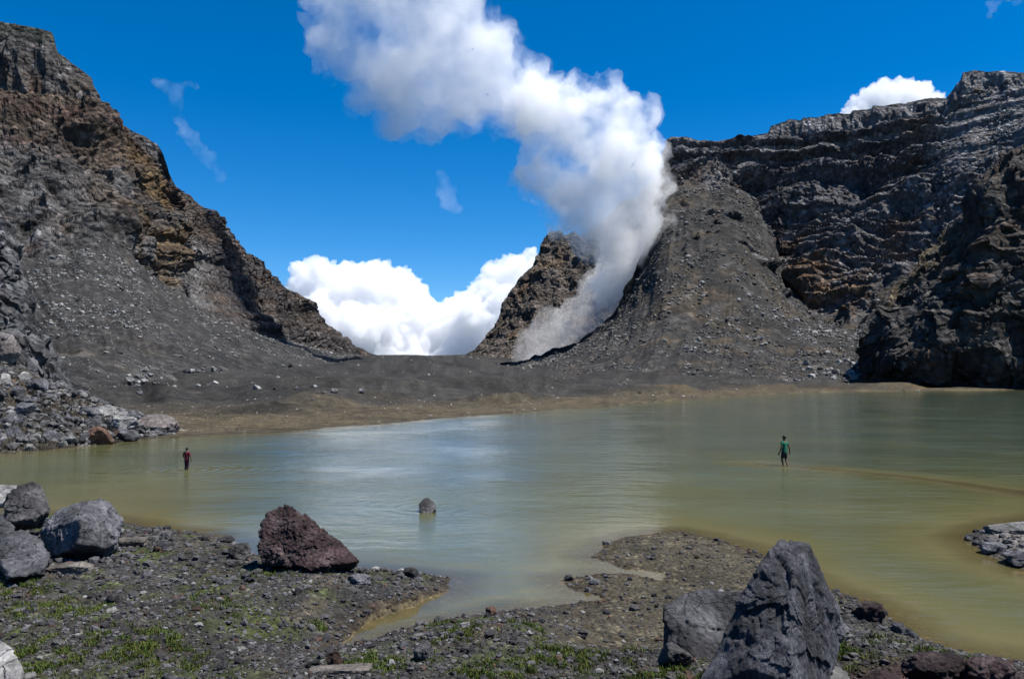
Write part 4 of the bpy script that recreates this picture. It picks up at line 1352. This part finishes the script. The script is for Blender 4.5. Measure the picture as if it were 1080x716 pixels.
# larger stones of the near shore, each its own
pos, sd, si, spit = scatter_near(420)
cnt = 0
for q, s, sp_, s2_ in zip(pos, sd, spit, si):
    if cnt >= 85 or (s < 0.1 and s2_ < 0.1) or (sp_ > 0.5 and r.random() < 0.7):
        continue
    size = float(np.clip(r.lognormal(math.log(5.0), 0.35), 3.0, 10)) * q[1] / F
    place(r.choice(["grey", "grey", "pale", "dark"]), "stone", q + np.array([0, 0, size * 0.12]), size,
          "fist to head sized stone lying in the near shore gravel", "stone", "larger stones in the near shore gravel", r)
    cnt += 1

# grass
GR = [(60, 645, 55, 12), (150, 690, 60, 16), (40, 700, 50, 14), (230, 640, 30, 8), (290, 600, 40, 5), (480, 668, 28, 9), (470, 640, 40, 4), (600, 690, 60, 14), (650, 645, 45, 10), (640, 675, 40, 12),
      (520, 705, 60, 9), (880, 695, 38, 14), (940, 668, 24, 8), (1000, 700, 40, 8), (400, 690, 40, 10), (560, 660, 30, 6), (20, 625, 40, 8), (700, 712, 40, 8), (350, 640, 30, 6)]
gp = []
for cx, cy, sx, sy in GR:
    n = int(38 * sx * sy / 10)
    gp.append(np.stack([r.normal(cx, sx * 0.55, n), r.normal(cy, sy * 0.6, n)], -1))
gp = np.concatenate(gp)
xy = plane(gp[:, 0], gp[:, 1], 0.5)
z, sd, si, sf, spit, off = ground(xy[:, 0], xy[:, 1])
cl = fbm(np.stack([xy[:, 0], xy[:, 1], z * 0], -1) / 0.28, 3, 91)
keep = (sd > 0.35) & (spit < 0.3) & (cl > 0.06)
xy, z = xy[keep], z[keep]
n = len(xy)
print("grass tufts", n)
K = 7
bx = np.repeat(xy[:, 0], K) + r.normal(0, 0.028, n * K)
by = np.repeat(xy[:, 1], K) + r.normal(0, 0.028, n * K)
bz = np.repeat(z, K)
hgt = np.clip(r.lognormal(math.log(0.030), 0.5, n * K), 0.010, 0.10)
ang = r.uniform(0, 6.283, n * K)
wdt = r.uniform(0.003, 0.008, n * K)
lean = r.uniform(0.2, 0.9, n * K) * hgt
dx_, dy_ = np.cos(ang), np.sin(ang)
la = r.uniform(0, 6.283, n * K)
b0 = np.stack([bx - dx_ * wdt, by - dy_ * wdt, bz - 0.01], -1)
b1 = np.stack([bx + dx_ * wdt, by + dy_ * wdt, bz - 0.01], -1)
mx_, my_ = np.cos(la) * lean * 0.4, np.sin(la) * lean * 0.4
c0 = np.stack([bx - dx_ * wdt * 0.8 + mx_, by - dy_ * wdt * 0.8 + my_, bz + hgt * 0.62], -1)
c1 = np.stack([bx + dx_ * wdt * 0.8 + mx_, by + dy_ * wdt * 0.8 + my_, bz + hgt * 0.62], -1)
tp = np.stack([bx + np.cos(la) * lean, by + np.sin(la) * lean, bz + hgt], -1)
Vv = np.stack([b0, b1, c1, c0, tp], 1).reshape(-1, 3)
i = np.arange(n * K)[:, None] * 5
Ft = np.concatenate([i + np.array([[0, 1, 2]]), i + np.array([[0, 2, 3]]), i + np.array([[3, 2, 4]])])
gc = np.array([0.082, 0.128, 0.026])[None] * r.uniform(0.5, 1.5, (n * K, 1)) + np.array([0.06, 0.012, 0.008])[None] * (r.random((n * K, 1)) < 0.33)
tag(link("grass", mesh_from("grass", Vv, Ft, np.repeat(gc, 5, 0), False), M_GRASS), "short green grass tufts among the near shore gravel", "grass", kind="stuff")


# ------------------------------------------------------------------ people
def skin_mesh(name, verts, edges, radii, root, sub=2):
    me = bpy.data.meshes.new(name + "_skeleton")
    me.from_pydata(verts, edges, [])
    ob = bpy.data.objects.new(name + "_skeleton", me)
    COL.objects.link(ob)
    md = ob.modifiers.new("skin", "SKIN")
    for k, rr in enumerate(radii):
        sv = me.skin_vertices[0].data[k]
        sv.radius = rr if isinstance(rr, tuple) else (rr, rr)
        sv.use_root = (k == root)
    md.use_smooth_shade = True
    s = ob.modifiers.new("sub", "SUBSURF")
    s.levels = s.render_levels = sub
    dg = bpy.context.evaluated_depsgraph_get()
    dg.update()
    out = bpy.data.meshes.new_from_object(ob.evaluated_get(dg))
    out.name = name
    bpy.data.objects.remove(ob)
    bpy.data.meshes.remove(me)
    for pgn in out.polygons:
        pgn.use_smooth = True
    return out


M_SKIN = mat_plain("brown_skin", (0.105, 0.058, 0.036), 0.55, 0.1)
M_HAIR = mat_plain("black_hair", (0.012, 0.010, 0.009), 0.5)


def person(loc, rotz, scale, label, pose, cloth, trouser_len):
    V, E, Rr, ix = [], [], [], {}

    def add(nm, co, rad, to=None):
        ix[nm] = len(V)
        V.append(co)
        Rr.append(rad)
        if to is not None:
            E.append((ix[to], ix[nm]))

    add("pelvis", (0, 0, 0.95), (0.135, 0.10))
    add("waist", (0, 0.005, 1.08), (0.122, 0.088), "pelvis")
    add("chest", (0, 0.0, 1.27), (0.15, 0.10), "waist")
    add("upper", (0, -0.005, 1.40), (0.12, 0.08), "chest")
    add("neck", (0, 0.0, 1.49), 0.052, "upper")
    add("jaw", (0, 0.015, 1.565), (0.062, 0.07), "neck")
    add("skull", (0, 0.01, 1.645), (0.076, 0.092), "jaw")
    add("crown", (0, 0.0, 1.715), (0.055, 0.066), "skull")
    add("nose", (0, 0.112, 1.625), 0.013, "skull")
    for s, nm in ((-1, "l"), (1, "r")):
        add("ear" + nm, (s * 0.088, 0.0, 1.63), 0.014, "skull")
        sh, el, wr = pose["arm" + nm]
        add("sh" + nm, sh, 0.056, "upper")
        add("ua" + nm, tuple((np.array(sh) * 0.45 + np.array(el) * 0.55)), 0.047, "sh" + nm)
        add("el" + nm, el, 0.038, "ua" + nm)
        add("fa" + nm, tuple(np.array(el) * 0.6 + np.array(wr) * 0.4), 0.036, "el" + nm)
        add("wr" + nm, wr, 0.025, "fa" + nm)
        dv = np.array(wr) - np.array(el)
        dv /= np.linalg.norm(dv)
        side = np.array([0, 1.0, 0])
        side -= dv * (side @ dv)
        side /= np.linalg.norm(side)
        palm = np.array(wr) + dv * 0.075
        add("pa" + nm, tuple(palm), (0.020, 0.036), "wr" + nm)
        inw = np.cross(dv, side) * s
        for q, (o, ln) in enumerate(((0.030, 0.070), (0.010, 0.080), (-0.010, 0.074), (-0.029, 0.058))):
            b = palm + side * o + dv * 0.03
            add(f"k{q}{nm}", tuple(b), 0.0095, "pa" + nm)
            add(f"m{q}{nm}", tuple(b + dv * ln * 0.55 - inw * 0.012), 0.0085, f"k{q}{nm}")
            add(f"t{q}{nm}", tuple(b + dv * ln - inw * 0.034), 0.007, f"m{q}{nm}")
        tb = palm - dv * 0.035 + side * 0.036
        add("th" + nm, tuple(tb), 0.011, "wr" + nm)
        add("tt" + nm, tuple(tb + side * 0.026 + dv * 0.045), 0.0085, "th" + nm)
        hp, kn, an, toe = pose["leg" + nm]
        add("hp" + nm, hp, 0.088, "pelvis")
        add("mt" + nm, tuple(np.array(hp) * 0.5 + np.array(kn) * 0.5), 0.074, "hp" + nm)
        add("kn" + nm, kn, 0.053, "mt" + nm)
        add("cf" + nm, tuple(np.array(kn) * 0.65 + np.array(an) * 0.35), 0.052, "kn" + nm)
        add("an" + nm, an, 0.035, "cf" + nm)
        add("ft" + nm, toe, (0.042, 0.028), "an" + nm)
    body = link("person", skin_mesh("person", V, E, Rr, 0), M_SKIN)
    body.location = loc
    body.rotation_euler = (0, 0, rotz)
    body.scale = (scale,) * 3
    tag(body, label, "person")
    # shirt
    sv = [(0, 0, 0.80), (0, 0.005, 1.06), (0, 0, 1.27), (0, -0.005, 1.40), (0, 0, 1.465)]
    sr = [(0.190, 0.155), (0.172, 0.132), (0.180, 0.128), (0.140, 0.098), (0.074, 0.070)]
    se = [(0, 1), (1, 2), (2, 3), (3, 4)]
    for nm in "lr":
        sh, el, wr = pose["arm" + nm]
        b = len(sv)
        sl_ = pose["sleeve"]
        sv += [sh, tuple(np.array(sh) * (1 - sl_ * .5) + np.array(el) * sl_ * .5), tuple(np.array(sh) * (1 - sl_) + np.array(el) * sl_)]
        sr += [0.072, 0.068, 0.064]
        se += [(3, b), (b, b + 1), (b + 1, b + 2)]
    link("shirt", skin_mesh("shirt", sv, se, sr, 1), cloth[0], body)
    tv = [(0, 0, 1.06), (0, 0, 0.94)]
    tr_ = [(0.150, 0.115), (0.156, 0.118)]
    te = [(0, 1)]
    for nm in "lr":
        hp, kn, an, toe = pose["leg" + nm]
        b = len(tv)
        tv += [hp, tuple(np.array(hp) * 0.5 + np.array(kn) * 0.5), tuple(np.array(kn) + np.array([0, 0, 0.04]))]
        tr_ += [0.105, 0.094, 0.078]
        te += [(1, b), (b, b + 1), (b + 1, b + 2)]
        if trouser_len > 0:
            tv.append(tuple(np.array(kn) * (1 - trouser_len) + np.array(an) * trouser_len))
            tr_.append(0.062)
            te.append((b + 2, b + 3))
    link("trousers", skin_mesh("trousers", tv, te, tr_, 1), cloth[1], body)
    hd, hf = ico(3)
    hq = hd * np.array([0.096, 0.108, 0.104])
    hq = hq * (1 + 0.05 * fbm(hd * 5.0 + scale, 3, 3))[:, None]
    face = sstep(0.0, 0.05, hq[:, 1]) * (1 - sstep(0.03, 0.055, hq[:, 2]))
    nape = 1 - sstep(-0.10, -0.05, hq[:, 2])
    hq = hq * (1 - 0.45 * np.maximum(face, nape * 0.5))[:, None] + np.array([0, -0.006, 1.652])
    link("hair", mesh_from("hair", hq, hf, None, True), M_HAIR, body)
    return body


M_GREEN = mat_plain("green_cotton", (0.010, 0.105, 0.062), 0.85)
M_NAVY = mat_plain("dark_cloth", (0.016, 0.017, 0.022), 0.85)
M_MAROON = mat_plain("dark_red_cloth", (0.105, 0.014, 0.024), 0.85)
M_PLUM = mat_plain("dark_plum_cloth", (0.035, 0.012, 0.022), 0.85)
pose1 = dict(arml=((-0.185, 0, 1.39), (-0.285, -0.03, 1.13), (-0.315, 0.06, 0.89)), armr=((0.185, 0, 1.39), (0.31, -0.06, 1.15), (0.41, -0.02, 0.92)),
             legl=((-0.085, 0, 0.88), (-0.075, 0.10, 0.50), (-0.05, 0.0, 0.08), (-0.06, 0.14, 0.03)), legr=((0.085, 0, 0.88), (0.075, -0.02, 0.48), (0.03, -0.20, 0.12), (0.04, -0.08, 0.03)), sleeve=0.62)
pose2 = dict(arml=((-0.185, 0, 1.39), (-0.25, -0.05, 1.12), (-0.20, 0.10, 0.95)), armr=((0.185, 0, 1.39), (0.275, -0.04, 1.13), (0.285, 0.08, 0.89)),
             legl=((-0.09, 0, 0.88), (-0.085, 0.04, 0.48), (-0.085, -0.03, 0.07), (-0.095, 0.10, 0.03)), legr=((0.09, 0, 0.88), (0.085, 0.02, 0.48), (0.085, -0.06, 0.08), (0.095, 0.07, 0.03)), sleeve=0.97)
d = float(plane(827, 491.2)[1])
h = (491.2 - 458.8) * d / F
s = (h + 0.18) / 1.77
person((float(P(827.5, 491, d)[0]), d, -0.18), math.radians(35), s, "person in a green shirt wading across the shallow lake", pose1, (M_GREEN, M_NAVY), 0.0)
d = float(plane(196.5, 495.5)[1])
h = (495.5 - 471.6) * d / F
s = (h + 0.12) / 1.77
person((float(P(196.8, 495, d)[0]), d, -0.12), math.radians(-8), s, "person in dark red clothes wading near the left shore", pose2, (M_MAROON, M_PLUM), 0.75)

# ------------------------------------------------------------------ steam and clouds
def vol_mat(name, dens, noise_scale=None, lo=0.35, hi=0.65, aniso=0.2, col=(1, 1, 1), floor=0.0, detail=4.0):
    m, nt = new_mat(name)
    L = nt.links.new
    pv = N(nt, "ShaderNodeVolumePrincipled")
    pv.inputs["Color"].default_value = (*col, 1)
    pv.inputs["Anisotropy"].default_value = aniso
    pv.inputs["Density"].default_value = dens
    if noise_scale:
        tc = N(nt, "ShaderNodeTexCoord")
        nz = N(nt, "ShaderNodeTexNoise", i_Scale=noise_scale, i_Detail=detail, i_Roughness=0.6)
        L(tc.outputs["Object"], nz.inputs["Vector"])
        r_ = ramp(nt, nz.outputs["Fac"], [(lo, floor), (hi, 1.0)])
        L(math_node(nt, "MULTIPLY", r_, dens), pv.inputs["Density"])
    o = N(nt, "ShaderNodeOutputMaterial")
    L(pv.outputs[0], o.inputs["Volume"])
    return m


def puff_hull(name, puffs, voxel, amp, freq, mat, seed, sub_puffs=5):
    """union of many billows -> one closed hull with a cauliflower surface; puffs = (px, py, d, r_px)"""
    r = np.random.default_rng(seed)
    dirs, ff = ico(3)
    VV, FF, o = [], [], 0
    for px, py, d, rp in puffs:
        c = P(px, py, d)
        rad = rp * d / F
        lst = [(c, rad)]
        for _ in range(sub_puffs):
            n = r.normal(size=3)
            n /= np.linalg.norm(n)
            rr = rad * r.uniform(0.28, 0.55)
            lst.append((c + n * rad * r.uniform(0.72, 0.95), rr))
        for cc, rr in lst:
            VV.append(cc + dirs * rr)
            FF.append(ff + o)
            o += len(dirs)
    VV, FF = np.concatenate(VV), np.concatenate(FF)
    org = VV.mean(0)
    me = mesh_from(name + "_puffs", VV - org, FF)
    ob = bpy.data.objects.new(name + "_puffs", me)
    COL.objects.link(ob)
    md = ob.modifiers.new("remesh", "REMESH")
    md.mode = "VOXEL"
    md.voxel_size = voxel
    md.adaptivity = 0
    dg = bpy.context.evaluated_depsgraph_get()
    dg.update()
    out = bpy.data.meshes.new_from_object(ob.evaluated_get(dg))
    bpy.data.objects.remove(ob)
    bpy.data.meshes.remove(me)
    ed = np.empty(len(out.edges) * 2, np.int32)
    out.edges.foreach_get("vertices", ed)
    ed = ed.reshape(-1, 2)
    lab = np.arange(len(out.vertices))
    while True:
        m_ = np.minimum(lab[ed[:, 0]], lab[ed[:, 1]])
        new = lab.copy()
        np.minimum.at(new, ed[:, 0], m_)
        np.minimum.at(new, ed[:, 1], m_)
        new = new[new]
        if (new == lab).all():
            break
        lab = new
    cnt_ = np.bincount(lab, minlength=len(lab))[lab]
    if (cnt_ < 300).any() and (cnt_ >= 300).any():
        bm = bmesh.new()
        bm.from_mesh(out)
        bm.verts.ensure_lookup_table()
        bmesh.ops.delete(bm, geom=[bm.verts[int(k)] for k in np.nonzero(cnt_ < 300)[0]], context="VERTS")
        bm.to_mesh(out)
        bm.free()
    nv = len(out.vertices)
    co = np.empty(nv * 3, np.float32)
    out.vertices.foreach_get("co", co)
    co = co.reshape(-1, 3).astype(float)
    nn = np.empty(nv * 3, np.float32)
    out.vertex_normals.foreach_get("vector", nn)
    nn = nn.reshape(-1, 3)
    # billow: creases between lobes
    q = co / freq
    disp = 0
    a = 1.0
    for k in range(4):
        disp = disp + a * (np.abs(noise3(q, seed + 7 * k)) * 2 - 0.55)
        q = q @ ROT.T * 2.1
        a *= 0.52
    co = co + nn * (amp * disp)[:, None]
    out.vertices.foreach_set("co", co.astype(np.float32).ravel())
    out.update()
    out.name = name
    for pgn in out.polygons:
        pgn.use_smooth = True
    ob = link(name, out, mat)
    ob.location = org
    print(name, nv)
    return ob


PLUME = [(645, 300, 428, 26), (660, 286, 424, 30), (684, 264, 394, 24), (652, 256, 412, 33), (688, 234, 388, 25), (655, 226, 404, 36), (628, 234, 406, 26), (602, 226, 404, 24),
         (680, 196, 390, 30), (640, 194, 400, 38), (594, 200, 400, 30), (564, 192, 402, 21), (548, 186, 404, 14), (672, 164, 396, 33), (640, 152, 396, 40), (606, 160, 398, 36), (578, 172, 400, 27),
         (664, 126, 394, 27), (628, 118, 394, 32), (598, 118, 394, 32), (566, 116, 394, 36), (684, 110, 392, 12), (650, 96, 392, 14), (604, 88, 392, 9)]
PLUME2 = [(566, 100, 394, 34), (536, 106, 394, 38), (505, 100, 394, 42), (520, 70, 394, 40), (474, 108, 394, 38), (470, 80, 394, 46), (440, 98, 394, 42), (410, 96, 394, 34), (430, 62, 394, 46),
          (485, 45, 394, 44), (395, 64, 394, 40), (366, 66, 394, 30), (345, 44, 394, 28), (368, 28, 394, 36), (410, 24, 394, 44), (455, 12, 394, 46), (490, 10, 394, 34), (350, -8, 394, 30), (395, -24, 394, 50), (450, -40, 394, 50), (524, 40, 394, 22), (420, 128, 394, 22), (455, 134, 394, 22), (378, 104, 394, 20)]
SMOKE = [(546, 381, 438, 8), (556, 373, 438, 15), (574, 360, 440, 26), (596, 350, 440, 30), (618, 338, 440, 31), (638, 320, 434, 31), (652, 302, 426, 30), (662, 284, 416, 28), (600, 372, 446, 26), (570, 380, 446, 22)]
M_STEAM = vol_mat("dense_steam", 0.085, 0.045, 0.38, 0.60, -0.2, floor=0.06, detail=6.0)
M_STEAM2 = vol_mat("thinning_steam", 0.046, 0.030, 0.38, 0.64, -0.2, floor=0.08, detail=6.0)
M_SMOKE = vol_mat("thin_steam", 0.022, None, aniso=0.0)
M_STEAM_OUT = vol_mat("steam_edge", 0.085, 0.06, 0.42, 0.66, 0.0, floor=0.0, detail=6.0)
M_STEAM2_OUT = vol_mat("steam_edge_thin", 0.040, 0.040, 0.42, 0.68, 0.0, floor=0.0, detail=6.0)
M_CLOUD = vol_mat("cumulus", 0.022, None, aniso=0.0, col=(0.955, 0.957, 0.962))
M_WISP = vol_mat("wisp", 0.010, 0.03, 0.42, 0.72, 0.2)
def steam(puffs, voxel, amp, freq, m_out, m_in, seed, label, k=0.74):
    o = puff_hull("steam_plume", [(a, b, d, r * 1.07) for a, b, d, r in puffs], voxel, amp, freq, m_out, seed, 7)
    tag(o, label, "steam", kind="stuff")
    q = puff_hull("steam_core", [(a, b, d, r * k) for a, b, d, r in puffs], voxel, amp * 0.8, freq, m_in, seed + 3, 7)
    q.location = q.location - o.location
    q.parent = o


steam(PLUME, 2.4, 5.5, 15, M_STEAM_OUT, M_STEAM, 601, "dense white steam column rising beside the right scree")
steam(PLUME2, 2.8, 6.5, 20, M_STEAM2_OUT, M_STEAM2, 611, "thinning white steam drifting to the upper left")
o = puff_hull("steam_plume", SMOKE, 1.8, 3.5, 12, M_SMOKE, 621)
tag(o, "thin grey steam low over the vent at the foot of the column", "steam", kind="stuff")
D = 3600
CU = [(330, 300, 26), (352, 312, 34), (372, 300, 26), (395, 304, 30), (415, 312, 30), (428, 330, 30), (360, 345, 46), (400, 350, 46), (440, 362, 36), (470, 356, 32), (492, 340, 30), (515, 318, 28),
      (530, 298, 22), (548, 288, 22), (556, 272, 12), (510, 345, 40), (540, 330, 40), (470, 385, 40), (420, 385, 50), (350, 385, 50), (318, 320, 24), (540, 370, 50), (322, 352, 40), (520, 290, 14), (545, 310, 30)]
o = puff_hull("cloud", [(a, b, D, c) for a, b, c in CU], 8.0, 30, 80, M_CLOUD, 631, 9)
tag(o, "bright white cumulus bank behind the saddle", "cloud", kind="thing")
CU2 = [(904, 118, 14), (920, 104, 15), (936, 100, 15), (932, 92, 10), (955, 94, 12), (950, 88, 8), (972, 96, 12), (965, 104, 18), (986, 108, 12), (900, 128, 18), (950, 120, 24)]
o = puff_hull("cloud", [(a, b, D, c) for a, b, c in CU2], 6.0, 14, 50, M_CLOUD, 641, 6)
tag(o, "small white cloud peeping over the right ridge", "cloud", kind="thing")
W1 = [(165, 88, 6), (174, 92, 8), (186, 94, 8), (198, 88, 6), (184, 104, 8), (186, 116, 8), (190, 128, 8), (196, 140, 8), (204, 150, 9), (212, 160, 9), (220, 168, 9), (228, 178, 8), (234, 186, 6), (206, 92, 4)]
M_WISP2 = vol_mat("wisp_far", 0.0080, 0.016, 0.44, 0.70, 0.2, detail=6.0)
o = puff_hull("cloud", [(a, b, 1500, c) for a, b, c in W1], 4.5, 5.0, 26, M_WISP2, 651, 4)
tag(o, "faint wispy streak of cloud above the left ridge", "cloud", kind="thing")
W2 = [(468, 190, 8), (470, 202, 11), (474, 214, 10), (466, 182, 5), (482, 220, 7)]
o = puff_hull("cloud", [(a, b, 900, c) for a, b, c in W2], 2.4, 3.0, 14, vol_mat("wisp_mid", 0.011, 0.02, 0.38, 0.66, 0.2), 661, 4)
tag(o, "tiny faint puff of cloud left of the steam column", "cloud", kind="thing")
W3 = [(1048, 4, 7), (1060, -4, 9), (1072, 2, 7), (1044, 16, 4), (1080, -6, 10)]
o = puff_hull("cloud", [(a, b, 1500, c) for a, b, c in W3], 4.5, 5.0, 26, M_WISP2, 671, 4)
tag(o, "thin scrap of cloud in the upper right corner", "cloud", kind="thing")

# ------------------------------------------------------------------ light
SUN_AZ, SUN_EL = math.radians(97), math.radians(65)     # azimuth clockwise from the view direction (+Y)
sun_d = bpy.data.lights.new("sun", "SUN")
sun_d.energy = 5.0
sun_d.angle = math.radians(0.5)
sun_d.color = (1.0, 0.965, 0.91)
sun = bpy.data.objects.new("sun", sun_d)
COL.objects.link(sun)
dirv = Vector((math.sin(SUN_AZ) * math.cos(SUN_EL), math.cos(SUN_AZ) * math.cos(SUN_EL), math.sin(SUN_EL)))
sun.rotation_euler = dirv.to_track_quat("Z", "Y").to_euler()
w = bpy.data.worlds.new("World")
sc.world = w
w.use_nodes = True
nt = w.node_tree
nt.nodes.clear()
sky = nt.nodes.new("ShaderNodeTexSky")
sky.sky_type = "NISHITA"
sky.sun_disc = False
sky.sun_elevation = SUN_EL
sky.sun_rotation = SUN_AZ
sky.altitude = 2200
sky.air_density = 1.0
sky.dust_density = 0.05
sky.ozone_density = 6.0
hs = nt.nodes.new("ShaderNodeHueSaturation")
hs.inputs["Saturation"].default_value = 1.35
hs.inputs["Value"].default_value = 1.0
bg = nt.nodes.new("ShaderNodeBackground")
bg.inputs["Strength"].default_value = 0.080
wo = nt.nodes.new("ShaderNodeOutputWorld")
nt.links.new(sky.outputs[0], hs.inputs["Color"])
nt.links.new(hs.outputs[0], bg.inputs["Color"])
nt.links.new(bg.outputs[0], wo.inputs["Surface"])

# ------------------------------------------------------------------ render settings
sc.render.engine = "CYCLES"
cy = sc.cycles
cy.use_denoising = True
cy.use_adaptive_sampling = True
cy.adaptive_threshold = 0.02
cy.max_bounces = 56
cy.diffuse_bounces = 2
cy.glossy_bounces = 2
cy.transmission_bounces = 2
cy.transparent_max_bounces = 8
cy.volume_bounces = 56
cy.volume_step_rate = 1.0
cy.volume_max_steps = 128
cy.sample_clamp_indirect = 6
sc.render.film_transparent = False
vs = sc.view_settings
vs.view_transform = "Standard"
vs.look = "None"
vs.exposure = 0.9
vs.gamma = 1.0
vs.use_curve_mapping = False
